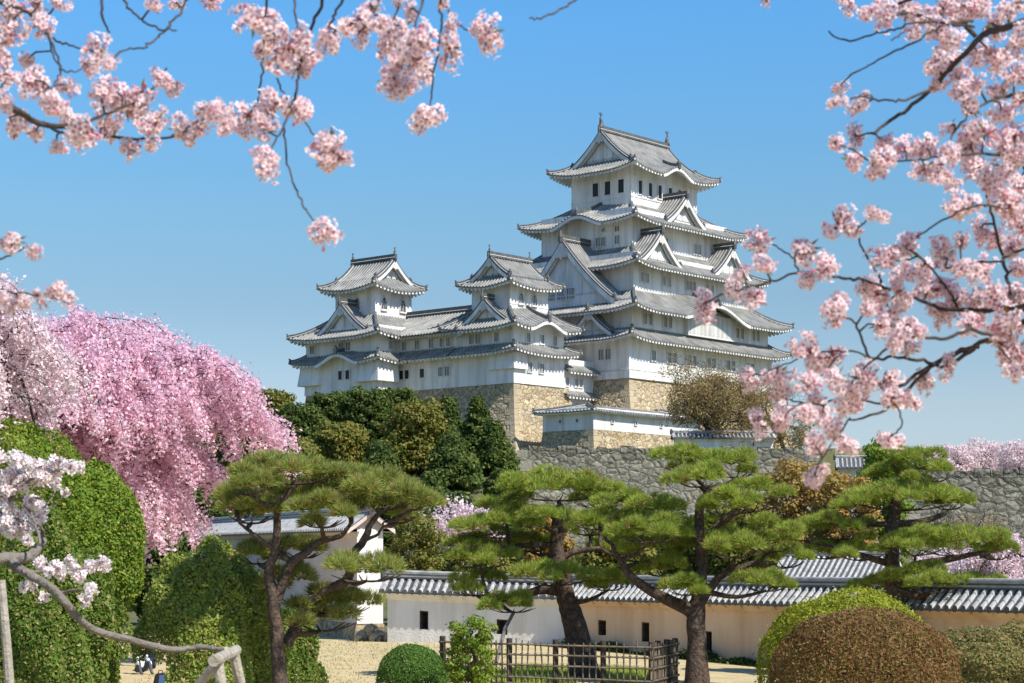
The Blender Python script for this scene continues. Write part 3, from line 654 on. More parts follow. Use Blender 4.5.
# ------------------------------------------------------------------ tile-roofed garden walls
def tiled_wall(name, a, b, za, zb_, ga_, gb_, thick, ov, rise, label, cat, m='plaster_old', pitch=0.3, openings=(), rr=0.075, brackets=True, foot=None, white_ends=False, gable_end=True):
    """wall from a to b (ground points); eave heights za, zb_; ground heights ga_, gb_; roof overhang ov, ridge rise"""
    A = Vector((*a, 0)); B = Vector((*b, 0)); L = (B-A).length; d = (B-A)/L; nrm = Vector((d.y, -d.x, 0))
    ang = math.atan2(d.y, d.x); root = empty(name, (a[0], a[1], ga_), label, cat, rz=ang)
    org = (0, 0, ga_)
    def zt(x): return za+(zb_-za)*x/L
    def zg(x): return ga_+(gb_-ga_)*x/L
    # local frame: x along wall, y = -out (front face at y=0, back at +thick)
    w = MB(); xs = [0]; cut = sorted(openings)
    segs = []; x = 0
    for (ox, ow, oz, oh) in cut:
        segs.append((x, ox-ow/2, None)); segs.append((ox-ow/2, ox+ow/2, (oz, oh))); x = ox+ow/2
    segs.append((x, L, None))
    def slab(x0, x1, lo, hi):
        w.hexa([(x0, 0, lo(x0)), (x1, 0, lo(x1)), (x1, thick, lo(x1)), (x0, thick, lo(x0)), (x0, 0, hi(x0)), (x1, 0, hi(x1)), (x1, thick, hi(x1)), (x0, thick, hi(x0))])
    for x0, x1, op in segs:
        if op is None: slab(x0, x1, lambda q: zg(q)-.6, zt)
        else:
            oz, oh = op
            slab(x0, x1, lambda q: zg(q)-.6, lambda q: zg(q)+oz); slab(x0, x1, lambda q: zg(q)+oz+oh, zt)
    # moulded plaster cornice under the eave
    w.hexa([(0, -.12, za-.22), (L, -.12, zb_-.22), (L, .02, zb_-.3), (0, .02, za-.3), (0, -.16, za-.02), (L, -.16, zb_-.02), (L, .02, zb_-.02), (0, .02, za-.02)])
    w.build('wall', M[m], root, origin=org)
    for (ox, ow, oz, oh) in cut:
        o = MB(); z = zg(ox)+oz
        o.box(ox-ow/2, ox+ow/2, thick*.75, thick*.75+.03, z, z+oh, 0)
        for s_ in (-1, 1): o.box(ox+s_*ow/2-(.05 if s_ > 0 else 0), ox+s_*ow/2+(.05 if s_ < 0 else 0), .03, thick*.75, z, z+oh, 1)
        o.box(ox-ow/2, ox+ow/2, .03, thick*.75, z+oh-.05, z+oh-.002, 1)
        o.build('loophole', [M['dark'], M['bark']], root, origin=org)
    if brackets:
        bk = MB(); k = int(L/.9)
        for i in range(k):
            x = (i+.5)*L/k; z = zt(x)
            bk.hexa([(x-.35, -.2, z-.12), (x+.35, -.2, z-.12), (x+.35, .02, z-.34), (x-.35, .02, z-.34), (x-.42, -ov*.85, z+.02), (x+.42, -ov*.85, z+.02), (x+.42, .02, z+.02), (x-.42, .02, z+.02)])
        bk.build('eave_brackets', M[m], root, origin=org)
    if foot:
        ft = MB(); ft.hexa([(-.15, -.25, ga_-.6), (L+.15, -.25, gb_-.6), (L+.15, thick+.25, gb_-.6), (-.15, thick+.25, ga_-.6), (-.05, -.06, ga_+foot), (L+.05, -.06, gb_+foot), (L+.05, thick+.06, gb_+foot), (-.05, thick+.06, ga_+foot)])
        ft.build('stone_footing', M['stone_tan'], root, origin=org)
    # roof
    yc = thick/2; hw = yc+ov; rf = MB(); e0 = -.25; n = max(2, int(round((L+.5)/pitch)))
    X = [e0+(L+.5)*i/n for i in range(n+1)]
    def Zr(x, y): 
        r = abs(y-yc)/hw; return zt(x)+.05+rise*(1-r*1.12+.12*r*r)
    for sg in (-1, 1):
        Ys = [yc+sg*hw*j/5 for j in range(6)]
        rf.grid([[(x, y, Zr(x, y)) for y in Ys] for x in X], 0, flip=(sg > 0))
        rf.grid([[(x, Ys[-1], Zr(x, Ys[-1])), (x, Ys[-1], Zr(x, Ys[-1])-.07)] for x in X], 2)
        rf.grid([[(x, Ys[-1], Zr(x, Ys[-1])-.07), (x, yc+sg*thick*.4, zt(x)+.0)] for x in X], 3)
        for i in range(n):   # half-round cover tiles in overlapping courses
            x = (X[i]+X[i+1])/2; nc = max(3, int(hw/.27))
            for j in range(nc):
                ya, yb = yc+sg*hw*(j/nc), yc+sg*hw*((j+1)/nc+.02)
                ra_, rb_ = rr*.92, rr*1.08
                rows = []
                for y, r_ in ((ya, ra_), (yb, rb_)):
                    rows.append([(x+r_*math.cos(PI*q/4), y, Zr(x, y)-.005+r_*1.15*math.sin(PI*q/4)) for q in range(5)])
                rf.grid(rows, 1, flip=(sg < 0))
            y = yc+sg*(hw+.012); z = Zr(x, Ys[-1])
            rf.add([(x+rr*1.15*math.cos(2*PI*q/8), y, z+.01+rr*1.15*math.sin(2*PI*q/8)) for q in range(8)], [tuple(range(8))], 2)
        if gable_end:
            for xx in (X[0]-.01, X[-1]+.01):
                rf.grid([[(xx, y, Zr(xx, y)+.02), (xx, y, Zr(xx, y)-.16)] for y in Ys], 3)
                rf.grid([[(xx*.999+.0, y, Zr(xx, y)+.06), (xx+(.16 if xx < 1 else -.16), y, Zr(xx, y)+.10)] for y in Ys], 1)
    # closed gable ends
    for xx in (0.0, L):
        rf.add([(xx, yc-hw*.9, Zr(xx, yc-hw*.9)-.02), (xx, yc+hw*.9, Zr(xx, yc-hw*.9)-.02), (xx, yc, zt(xx)+rise)], [(0, 1, 2)], 3)
    r = rf.build('roof', [M['tile_near'], M['tile_near_rib'], M['tile_dark'], M[m]], root, origin=org)
    rg = MB()
    for k_, (wd, hh, mi) in enumerate(((.30, .07, 0), (.27, .07, 1), (.24, .07, 0), (.2, .06, 1))):
        rg.hexa([(X[0], yc-wd/2, zt(X[0])+rise-.0+k_*.065), (X[-1], yc-wd/2, zt(X[-1])+rise+k_*.065), (X[-1], yc+wd/2, zt(X[-1])+rise+k_*.065), (X[0], yc+wd/2, zt(X[0])+rise+k_*.065)]
                +[(X[0], yc-wd/2, zt(X[0])+rise+hh+k_*.065-.012), (X[-1], yc-wd/2, zt(X[-1])+rise+hh+k_*.065-.012), (X[-1], yc+wd/2, zt(X[-1])+rise+hh+k_*.065-.012), (X[0], yc+wd/2, zt(X[0])+rise+hh+k_*.065-.012)], mi)
    rg.tube([(X[0], yc, zt(X[0])+rise+.27), (X[-1], yc, zt(X[-1])+rise+.27)], .075, 8, 1)
    for xx in (X[0]-.04, X[-1]+.04):
        rg.tube([(xx, yc, zt(xx)+rise-.1), (xx, yc, zt(xx)+rise+.3), (xx, yc, zt(xx)+rise+.5)], [.17, .18, .05], 8, 0)
    rg.build('ridge', [M['tile_dark'], M['tile_near_rib']], r, origin=org)
    return root
M['tile_near'] = mat('grey_roof_tile', (0.045, 0.047, 0.05), 0.5, (0.13, 0.13, 0.13), 4, noise=1.0, bump=.2, bscale=20)
M['tile_near_rib'] = mat('grey_cover_tile', (0.20, 0.20, 0.195), 0.5, (0.55, 0.54, 0.52), 3.2, noise=1.1, bump=.2, bscale=20, detail=6)
tiled_wall('garden_wall', (-5.3, 83.0), (2.35, 79.4), 2.12, 1.9, 0.02, -.45, .5, .30, .62, 'white garden wall with grey tile roof and one dark slot, beside the stone-footed gate wall', 'garden wall', 'plaster_old', pitch=.36, rr=.1,
           openings=((1.75, .42, .65, .78), (5.4, .5, .7, .62)))
tiled_wall('garden_wall', (2.45, 79.2), (16.4, 57.2), 1.9, 1.93, -.45, -.95, .5, .45, .66, 'long beige garden wall with grey tile roof running behind the pines to the right edge', 'garden wall', 'plaster_warm', pitch=.36, rr=.1,
           openings=((2.1, .55, 1.0, .6), (5.0, .5, .9, .75), (8.9, .42, .65, .85), (13.5, .5, .9, .7)))
# gate wall at left, tall, shade of its long side put into pinkish plaster
M['plaster_shaded'] = mat('shaded_plaster', (0.54, 0.43, 0.37), 0.9, (0.66, 0.55, 0.49), 0.6, noise=1.0, bump=.2, bscale=7, detail=6)
gw_ = tiled_wall('gate_wall', (-20.6, 125), (-6.75, 85), 5.0, 4.75, 0.1, 0, 1.15, .5, .8, 'tall white wall, its shade tinted pinkish, with stone footing and sunlit end, behind the left pine', 'gate wall', 'plaster_shaded', foot=.7, pitch=.34, rr=.09, brackets=False)
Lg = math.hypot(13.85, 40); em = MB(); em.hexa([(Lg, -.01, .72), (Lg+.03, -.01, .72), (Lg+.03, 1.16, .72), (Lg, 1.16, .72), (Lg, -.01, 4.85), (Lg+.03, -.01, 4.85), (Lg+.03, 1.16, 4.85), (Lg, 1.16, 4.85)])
em.build('lit_end_panel', M['plaster_old'], gw_, origin=(0, 0, .1))  # whiter panel added so the wall end reads as sunlit
# roofs of further walls seen over the garden wall
tiled_wall('storehouse', (14.8, 109), (20.2, 106), 2.3, 2.25, 0, 0, 3.2, .6, 1.4, 'white storehouse with silvery tile roof glimpsed between the pines, behind the beige wall', 'storehouse', 'plaster', pitch=.34, rr=.09)
tiled_wall('hill_wall', (16.9, 202.6), (27.2, 203.4), 16.1, 16.1, 14.9, 14.9, .6, .5, .55, 'low wall with tiled roof on top of the grey rampart, under the brown tree', 'tiled wall', 'plaster', pitch=.42, rr=.11, brackets=False)
tiled_wall('hill_house', (30.5, 182), (38.0, 181), 12.0, 12.0, 5, 5, 3, .6, 1.0, 'small pale building whose roof shows between orange foliage and blossom', 'house', 'plaster', pitch=.4, rr=.1, brackets=False)

# loose stones at the foot of the gate wall
for i, (x, y, s) in enumerate(((-6.3, 84.4, .42), (-5.75, 84.2, .36), (-5.3, 83.9, .3), (-5.9, 83.8, .28), (-6.6, 84.0, .24), (-6.05, 84.35, .34))):
    mb = MB(); rows = []
    for a in range(7):
        th = PI*a/6; rows.append([(s*math.sin(th)*math.cos(2*PI*b/8)*(1+.25*math.sin(b*2.1+i)), s*math.sin(th)*math.sin(2*PI*b/8)*.8*(1+.2*math.cos(b*1.7+i)), s*.85*math.cos(th)*(1+.12*math.sin(i+b))) for b in range(9)])
        rows[-1][8] = rows[-1][0]
    mb.grid(rows, 0, flip=True)
    o = mb.build('rock', M['stone_tan'], None, loc=(x, y, s*.45+(.3 if i == 5 else 0)))
    tag(o, 'tan boulder heaped at the corner between the gate wall and the white garden wall', 'rock', 'boulders at the foot of the gate wall')

# ------------------------------------------------------------------ bamboo fence
def fence(pts, h, label):
    e = empty('bamboo_fence', (pts[0][0], pts[0][1], pts[0][2]), label, 'fence'); org = pts[0]
    P = [Vector(p) for p in pts]
    for i in range(len(P)-1):
        a, b = P[i], P[i+1]; L = (b-a).length; d = (b-a)/L; n = Vector((d.y, -d.x, 0)).normalized()
        for j, z in enumerate((h*.08, h*.22, h*.50, h*.74, h*.97)):
            m = MB(); pp = [a+(b-a)*t+Vector((0, 0, z+R.uniform(-.012, .012)))+n*.05 for t in np.linspace(-.01, 1.01, 7)]
            m.tube(pp, .027, 7); m.build('rail', M['bamboo'], e, origin=org, smooth=True)
        k = max(2, int(L/.19))
        for j in range(k+1):
            x = a+d*(L*j/k+R.uniform(-.03, .03)); hh = h*R.uniform(1.0, 1.13)
            m = MB(); m.tube([x, x+Vector((R.uniform(-.02, .02), 0, hh*.5)), x+Vector((R.uniform(-.03, .03), 0, hh))], [.024, .022, .02], 6)
            m.build('upright', M['bamboo'], e, origin=org, smooth=True)
            for z in (h*.22, h*.50, h*.74, h*.97):
                kn = MB(); c = x+Vector((0, 0, z))+n*.03; kn.tube([c-Vector((0, 0, .035)), c+Vector((0, 0, .035))], .045, 6)
                kn.build('knot', M['post'], e, origin=org)
        kp = max(1, int(round(L/1.45)))
        for j in range(kp+1):
            if i and j == 0: continue
            x = a+d*(L*j/kp)-n*.06; m = MB()
            m.tube([x-Vector((0, 0, .15)), x+Vector((0, 0, h*.6)), x+Vector((0, 0, h*1.1))], [.085, .08, .085], 9)
            m.build('post', M['post'], e, origin=org)
f0 = [at(441, 684, 56), at(508, 685, 54.5), at(651, 686, 53.5), at(677, 684, 57)]
f0 = [(p.x, p.y, ground(p.x, p.y)-.03) for p in f0]
fence(f0, 1.22, 'weathered bamboo lattice fence with dark posts around the foot of the pines')

# ------------------------------------------------------------------ vegetation helpers
def lm(name, a, b, isl, scale=1.2, tr=0.35, rough=0.6, noise=1.0):
    M[name] = mat(name, a, rough, b, scale, island=isl, noise=noise, translucent=tr, detail=3, spec=0.25)
lm('needles', (0.15, 0.25, 0.03), (0.38, 0.48, 0.07), (0.56, 0.52, 0.12, 0.28), 1.0, .28)
lm('needles_olive', (0.15, 0.23, 0.045), (0.35, 0.41, 0.085), (0.48, 0.34, 0.13, 0.28), 1.3, .28)
lm('leaf_dome', (0.07, 0.15, 0.012), (0.22, 0.31, 0.03), (0.36, 0.36, 0.05, 0.3), 1.0)
lm('leaf_broad', (0.06, 0.14, 0.015), (0.20, 0.28, 0.04), (0.38, 0.30, 0.12, 0.32), 1.3)
lm('leaf_pale', (0.15, 0.24, 0.03), (0.36, 0.42, 0.08), (0.40, 0.27, 0.12, 0.26), 1.6)
lm('leaf_lime', (0.17, 0.22, 0.012), (0.34, 0.36, 0.03), (0.34, 0.34, 0.04, 0.3), 1.2)
lm('leaf_rust', (0.15, 0.075, 0.03), (0.29, 0.15, 0.055), (0.20, 0.20, 0.05, 0.38), 2.2)
lm('needles_dead', (0.20, 0.11, 0.045), (0.32, 0.20, 0.08), (0.12, 0.12, 0.03, 0.3), 2, .1)
lm('leaf_olive', (0.14, 0.15, 0.04), (0.27, 0.26, 0.08), (0.34, 0.19, 0.08, 0.4), 2.2)
lm('leaf_small', (0.04, 0.11, 0.012), (0.10, 0.20, 0.03), (0.14, 0.24, 0.03, 0.3), 2)
lm('leaf_forest', (0.03, 0.06, 0.012), (0.09, 0.135, 0.025), (0.20, 0.21, 0.05, 0.35), .25, .3, rough=.85)
lm('leaf_yellowgreen', (0.09, 0.12, 0.02), (0.22, 0.21, 0.035), (0.30, 0.20, 0.04, 0.35), .25, .3)
lm('leaf_orange', (0.38, 0.19, 0.05), (0.27, 0.26, 0.06), (0.50, 0.25, 0.08, 0.4), .45, .35)
lm('leaf_brown', (0.26, 0.19, 0.08), (0.34, 0.27, 0.11), (0.42, 0.28, 0.14, 0.4), .5, .35)
lm('petal_weep', (0.80, 0.46, 0.59), (0.86, 0.62, 0.71), (0.93, 0.82, 0.86, 0.5), .5, .5)
lm('petal_pale', (0.80, 0.62, 0.66), (0.86, 0.76, 0.78), (0.70, 0.46, 0.50, 0.3), 1, .4)
lm('petal_far', (0.76, 0.60, 0.62), (0.86, 0.77, 0.77), (0.66, 0.48, 0.46, 0.35), .4, .45)
M['grass'] = mat('dry_grass', (0.20, 0.22, 0.05), 1.0, (0.48, 0.38, 0.16), 1.5, island=(0.35, 0.33, 0.12, .4), noise=1, translucent=.3)

def wob(d, seed, amp):
    s = seed
    return 1+amp*(np.sin(d[:, 0]*5.1+s)*np.sin(d[:, 1]*4.3+s*1.7)+.6*np.sin(d[:, 2]*7.7+s*.6+d[:, 0]*6)+.4*np.sin(d[:, 0]*13+d[:, 1]*11+s))
def dome_shrub(name, c, rx, ry, h, n, L, W, m, label, cat='shrub', group=None, amp=.03, cut=None, power=1.0, ball=None, lumps=260, lamp=.05, trunk=None, shells=((1, .62), (.9, .25), (.76, .13)), bottom=-.25, jit=.7):
    """clipped shrub: leaf shells over an upright trunk; c = ground point"""
    e = empty(name, tuple(c), label, cat, group); parts = []; lc = rdir(lumps)
    for q, fr in shells:
        k = int(n*fr); d = rdir(int(k*1.9)); d = d[d[:, 2] > bottom][:k]
        w = wob(d, rx*3+h, amp)[:, None]*q*(1+rng.normal(size=(len(d), 1))*.012+(rng.random((len(d), 1)) < .03)*rng.uniform(.02, .07, (len(d), 1)))
        cs_ = np.max(d@lc.T, axis=1); w = w*(1+lamp*(np.clip((cs_-.965)/.035, 0, 1)-.5))[:, None]
        zz = np.sign(d[:, 2:3])*np.abs(d[:, 2:3])**power
        P = np.concatenate([d[:, :1]*rx, d[:, 1:2]*ry, zz*h*.8], 1)*w+np.array([0, 0, h*.2+0])
        if ball: P[:, 2] = ball[0]+(P[:, 2]-h*.2)/(h*.8)*ball[1]
        N = unit(d/np.array([rx, ry, h]))
        if cut is not None: kk = ~cut(P); P = P[kk]; N = N[kk]
        parts.append(leaves(P, N, L, W, jit))
    V = np.concatenate(parts)+np.array(tuple(c))
    fastmesh('foliage', V, 4, m, e, tuple(c))
    tb = MB()
    for i in range(5):
        a = 2*PI*i/5+rx; b = Vector((math.cos(a), math.sin(a), 0))
        tb.tube([b*rx*.08+Vector((0, 0, -.2)), b*rx*.2+Vector((0, 0, h*.3)), b*rx*.55+Vector((0, 0, h*.62))], [.07, .05, .02], 6)
    tb.build('stems', M['bark'], e, smooth=True)
    return e

def limb(mb, pts, rad, n=7, sub=4):
    p, r = spline(pts, rad, sub); mb.tube(p, r, n)

def grow(mb, p, d, L, r, lvl, tips, spread=.7, up=.15, nseg=3, kids=3, shrink=.72, n=5, wander=.22):
    pts = [p]; q = Vector(p); dd = Vector(d).normalized()
    for i in range(nseg):
        dd = (dd+Vector((R.gauss(0, wander), R.gauss(0, wander), R.gauss(0, wander)+up*.3))).normalized(); q = q+dd*L/nseg; pts.append(q.copy())
    mb.tube(pts, [r*(1-.45*i/nseg) for i in range(nseg+1)], max(3, n), caps=False)
    if lvl == 0: tips.append((q, dd, L)); tips.append((pts[-2], dd, L)); return
    for k in range(kids):
        j = R.randint(1, nseg) if k else nseg
        o = dd.orthogonal().normalized(); o.rotate(Matrix.Rotation(R.uniform(0, 2*PI), 3, dd))
        nd = (dd*(1-spread*.5)+o*spread*R.uniform(.6, 1.2)+Vector((0, 0, up))).normalized()
        grow(mb, pts[j], nd, L*shrink*R.uniform(.8, 1.15), r*.58, lvl-1, tips, spread, up, nseg, kids, shrink, n-1, wander)

def broad_tree(name, base, h, rx, m, label, cat='tree', group=None, n=7000, leaf=.3, clumps=26, cb_=.25, conic=False, bark='bark', ry=None, rc=.25):
    ry = ry or rx; e = empty(name, tuple(base), label, cat, group)
    tb = MB(); B = Vector(base); limb(tb, [B-Vector((0, 0, .5)), B+Vector((.2, 0, h*.3)), B+Vector((0, .2, h*.6)), B+Vector((.1, 0, h*.85))], [h*.028, h*.022, h*.014, h*.004])
    cs = []
    for i in range(clumps):
        t = (i+.5)/clumps; z = cb_+(1-cb_)*t*.93
        wr = (1-t)**.8 if conic else math.sqrt(max(.05, 1-((z-(cb_+.42*(1-cb_)))/(.62*(1-cb_)))**2))
        a = i*2.4+rx; rr = wr*math.sqrt(R.uniform(.25, 1))*.82
        c = np.array([math.cos(a)*rr*rx, math.sin(a)*rr*ry, z*h]); s = rc*rx*R.uniform(.75, 1.35)*(1.0 if not conic else .8+.5*(1-t)); cs.append((c, s))
        limb(tb, [B+Vector((0, 0, max(.15, z-.18)*h)), B+Vector((c[0]*.5, c[1]*.5, z*h-.08*h)), B+Vector(tuple(c))], [h*.009, h*.006, h*.002], 4, 2)
    tb.build('trunk', M[bark], e, origin=tuple(base), smooth=True)
    W = np.array([s*s for _, s in cs]); W = W/W.sum(); V = []
    for (c, s), w in zip(cs, W):
        k = int(n*w); d = rdir(k); rad = s*(rng.uniform(.15, 1.1, (k, 1))**.5)*wob(d, s*9+c[0], .13)[:, None]
        P = c+d*rad*np.array([1.15, 1.15, .72]); V.append(leaves(P, unit(d+np.array([0, 0, .3])), leaf, leaf*.62, .7))
    fastmesh('crown', np.concatenate(V)+np.array(tuple(base)), 4, m, e, tuple(base))
    return e

# ------------------------------------------------------------------ pines, clipped into flat pads
def pad(root, c, rx, ry, h, m, dens=1.0, nl=.23, nw=.017):
    rx *= 1.06; ry *= 1.06; h *= 1.2; dens *= 1.25
    c = np.array(tuple(c)); K = max(5, int(rx*ry*5.5)); V = []
    for i in range(K):
        a = i*2.39996+rx*7; r = math.sqrt((i+.5)/K)*.86
        q = np.array([math.cos(a)*r*rx, math.sin(a)*r*ry, h*.55*(1-r*r)+rng.normal()*h*.10-h*.1]); s = rng.uniform(.30, .48)*min(1.0, .45+.35*min(rx, ry))
        k = int(95*dens); d = rdir(k*2); d = d[d[:, 2] > -.35][:k]; k = len(d)
        P = q+d*s*np.array([1, 1, .62])*rng.uniform(.75, 1.05, (k, 1))
        ax = unit(d*np.array([1, 1, .5])+np.array([0, 0, .75])+.25*rdir(k))
        M_ = 9
        dirs = unit(ax[:, None, :]*1.0+.75*rdir(k*M_).reshape(k, M_, 3)); L = rng.uniform(.65, 1.15, (k, M_, 1))*nl
        b = unit(np.cross(dirs, rdir(k*M_).reshape(k, M_, 3)))*nw*.5
        P0 = P[:, None, :]+np.zeros_like(dirs)
        V.append(np.stack([P0-b, P0+b, P0+dirs*L], 2).reshape(-1, 3, 3))
    V = np.concatenate(V)+c; mi = np.repeat(rng.random(len(V)//9) < .13, 9).astype(np.int32)
    return fastmesh('foliage_pad', V, 3, [m, M['needles_dead']], root, tuple(root.location), mi=mi)

def pine(label, Y, limbs, pads, m='needles', group='clipped pines before the garden wall', dens=1.0, zb=None):
    b = at(limbs[0][0][0], limbs[0][0][1], Y); gz = ground(b.x, b.y); base = Vector((b.x, b.y, gz))
    e = empty('pine_tree', base, label, 'pine tree', group); tb = MB(); segs = []
    for li, lb in enumerate(limbs):
        pts = []; rad = []
        for q in lb:
            dy = q[3] if len(q) > 3 else 0; p = at(q[0], q[1], Y+dy); pts.append(p); rad.append(q[2]*Y/F/2)
        if li == 0: pts[0].z = min(pts[0].z, gz-.1); pts = [pts[0]]+pts[1:]; rad[0] *= 1.15
        p, r = spline(pts, rad, 5); p = [x+Vector((R.gauss(0, .012), R.gauss(0, .012), 0)) for x in p]
        tb.tube(p, r, 10); segs += [(x, rr) for x, rr in zip(p, r)]
    for (px, py, w, h, dy) in pads:
        c = at(px, py, Y+dy); rx = w*Y/F/2; hh = h*Y/F
        # limb to the pad and twigs under it
        under = c+Vector((0, 0, -hh*.38)); near = min(segs, key=lambda s: (s[0]-under).length+max(0, (s[0].z-under.z))*1.5)
        mid = (near[0]+under)/2+Vector((0, 0, -.12*(near[0]-under).length+.05))
        limb(tb, [near[0], mid, under], [min(near[1]*.75, .10), .06, .035], 6, 4)
        for i in range(int(5+rx*3)):
            a = i*2.4; q = under+Vector((math.cos(a)*rx*.78, math.sin(a)*rx*.6, hh*.25))
            limb(tb, [under, (under+q)/2+Vector((0, 0, -.06)), q], [.032, .022, .01], 4, 2)
        pad(e, c+Vector((0, 0, -hh*.12)), rx, rx*.78, hh*.95, M[m], dens)
    tb.build('trunk', M['bark'], e, origin=tuple(base), smooth=True)
    return e

pine('gnarled pine with thin curving stems, in front of the pinkish-shaded gate wall', 42,
     [[(285, 690, 17), (277, 643, 13), (273, 600, 12), (269, 571, 10), (277, 541, 8.5), (277, 509, 7), (285, 497, 6), (300, 482, 4)],
      [(277, 602, 11), (291, 565, 9), (304, 554, 8), (321, 541, 7), (340, 536, 5), (352, 522, 3)],
      [(291, 562, 6), (265, 543, 5), (249, 531, 4), (238, 522, 2)],
      [(287, 645, 12, .6), (304, 612, 11, .8), (327, 590, 10, .6), (347, 580, 10, .3), (353, 556, 9), (364, 541, 8), (374, 519, 6), (390, 506, 3)],
      [(364, 541, 4), (378, 534, 3), (384, 522, 2)]],
     [(292, 474, 116, 26, 0), (250, 486, 44, 22, -1), (338, 480, 70, 28, .7), (252, 512, 60, 30, .2), (322, 516, 62, 30, -.6), (378, 497, 92, 36, 0), (398, 512, 50, 30, .5), (366, 572, 88, 24, -.5), (296, 590, 68, 42, .9), (322, 618, 90, 36, .8), (352, 500, 50, 26, 1), (300, 500, 50, 18, .8), (302, 550, 54, 20, .9), (345, 604, 66, 24, 1.0), (258, 556, 46, 20, .8), (412, 500, 40, 26, -.6), (236, 500, 40, 20, .4)],
     m='needles_olive', dens=.85)
pine('thick-trunked leaning pine just behind the bamboo fence, at the centre', 58,
     [[(586, 676, 30), (579, 645, 26), (571, 612, 22), (564, 590, 18), (558, 560, 16), (557, 530, 13), (560, 505, 8)],
      [(562, 592, 11), (540, 590, 9), (515, 598, 7), (490, 602, 5)], [(557, 545, 7), (530, 545, 6), (500, 548, 4)], [(558, 520, 7), (540, 508, 5), (520, 505, 3)],
      [(557, 560, 8), (575, 552, 6), (600, 548, 4)]],
     [(558, 491, 128, 26, 0), (600, 500, 70, 22, .8), (506, 510, 62, 20, .5), (545, 520, 70, 18, -1), (500, 529, 104, 24, 0), (472, 545, 50, 16, .6), (480, 559, 84, 24, -.3), (552, 577, 96, 22, -1), (608, 584, 46, 16, -.6), (476, 588, 68, 20, .4), (512, 606, 60, 16, -.6), (590, 527, 60, 22, .6), (530, 545, 50, 18, .9), (620, 545, 60, 26, .9)])
pine('dark-trunked pine right of centre, its trunk forking low and spreading in wide pads', 55,
     [[(697, 690, 26), (697, 650, 20), (696, 615, 19), (700, 590, 13), (702, 566, 11), (699, 535, 10), (701, 505, 9), (710, 490, 5)],
      [(697, 618, 15), (688, 609, 14), (672, 602, 12), (648, 589, 10), (630, 575, 8), (620, 560, 6), (612, 545, 4)],
      [(698, 608, 10), (708, 592, 9), (722, 575, 8), (745, 566, 6), (762, 560, 4)], [(700, 550, 8), (718, 525, 7), (738, 512, 5)], [(700, 540, 6), (680, 528, 5), (655, 522, 3)]],
     [(690, 463, 82, 24, 0), (735, 468, 60, 26, .5), (700, 480, 60, 18, -1), (752, 499, 86, 34, 0), (722, 506, 50, 22, -1), (640, 511, 96, 26, .3), (600, 522, 70, 20, .8), (650, 533, 90, 24, -.8), (640, 552, 70, 26, .5), (768, 540, 80, 34, 0), (735, 548, 66, 26, -.9), (786, 558, 50, 26, .7), (766, 584, 56, 18, -.6), (686, 588, 44, 18, -.8), (664, 568, 60, 22, .6), (712, 530, 60, 20, .8), (690, 550, 50, 20, 1)])
pine('pine with neat stacked pads at the right, behind the lime-green dome', 62,
     [[(900, 655, 22), (896, 610, 19), (893, 575, 16), (892, 548, 14), (893, 522, 15), (898, 495, 10), (908, 470, 6)],
      [(895, 580, 10), (915, 566, 9), (945, 560, 7), (985, 552, 4)], [(893, 524, 8), (920, 522, 7), (945, 514, 4)], [(892, 524, 7), (870, 524, 5), (850, 520, 3)], [(893, 590, 9), (925, 597, 7), (955, 596, 4)], [(893, 565, 8), (860, 555, 6), (825, 545, 3)]],
     [(915, 460, 62, 24, 0), (890, 474, 46, 20, .5), (930, 474, 56, 22, -.5), (905, 500, 132, 28, 0), (948, 502, 44, 20, .5), (862, 505, 50, 22, -.6), (960, 546, 110, 28, 0), (915, 545, 76, 28, -.9), (995, 553, 40, 18, .4), (838, 530, 80, 26, .3), (806, 532, 60, 24, .8), (860, 552, 60, 22, -.5), (925, 583, 100, 26, -.4), (975, 586, 66, 20, .4), (880, 588, 50, 20, .8), (826, 552, 50, 18, .9)])

# ------------------------------------------------------------------ clipped shrubs
def gp(px, Y): 
    x = (px-CX)*Y/F; return Vector((x, Y, ground(x, Y)))
dome_shrub('dome_shrub', gp(849, 54), 2.4, 2.3, 2.85, 42000, .075, .042, M['leaf_lime'], 'bright lime-green clipped dome shrub behind the rusty brown one, at the right', 'shrub', 'clipped dome shrubs', power=.82, amp=.03, jit=.95, lumps=500, lamp=.03)
dome_shrub('dome_shrub', gp(864, 47), 2.18, 2.0, 2.5, 42000, .07, .036, M['leaf_rust'], 'rusty brown clipped dome shrub, in front of the lime-green dome', 'shrub', 'clipped dome shrubs', power=.72, amp=.03, jit=.95, lumps=500, lamp=.03)
dome_shrub('hedge_shrub', gp(1000, 50), 2.3, 1.7, 2.05, 32000, .08, .042, M['leaf_olive'], 'loose olive-brown shrub at the right edge under the beige wall', 'shrub', None, amp=.09, power=.75, lumps=90, lamp=.12)
dome_shrub('ball_shrub', gp(412, 54), .95, .9, 1.15, 18000, .055, .032, M['leaf_small'], 'small dark green ball shrub on the dry grass, left end of the bamboo fence', 'shrub', None, amp=.015, bottom=-.75)
dome_shrub('dome_shrub', gp(208, 44), 1.68, 1.7, 3.75, 66000, .075, .045, M['leaf_pale'], 'large rounded broad-leaved shrub just left of the gnarled pine, brownish new leaves on top', 'shrub', 'clipped dome shrubs', amp=.05, power=.95, bottom=-.35, jit=.95, lumps=110, lamp=.10, cut=lambda P: (P[:, 0] < -.7) & (P[:, 2] < 1.5+.3*np.sin(P[:, 0]*9)))
dome_shrub('dome_shrub', gp(283, 46), .95, .9, 2.3, 22000, .078, .046, M['leaf_broad'], 'low dark leafy shrub behind the foot of the gnarled pine', 'shrub', 'clipped dome shrubs', amp=.1, lumps=60, lamp=.14, jit=1)
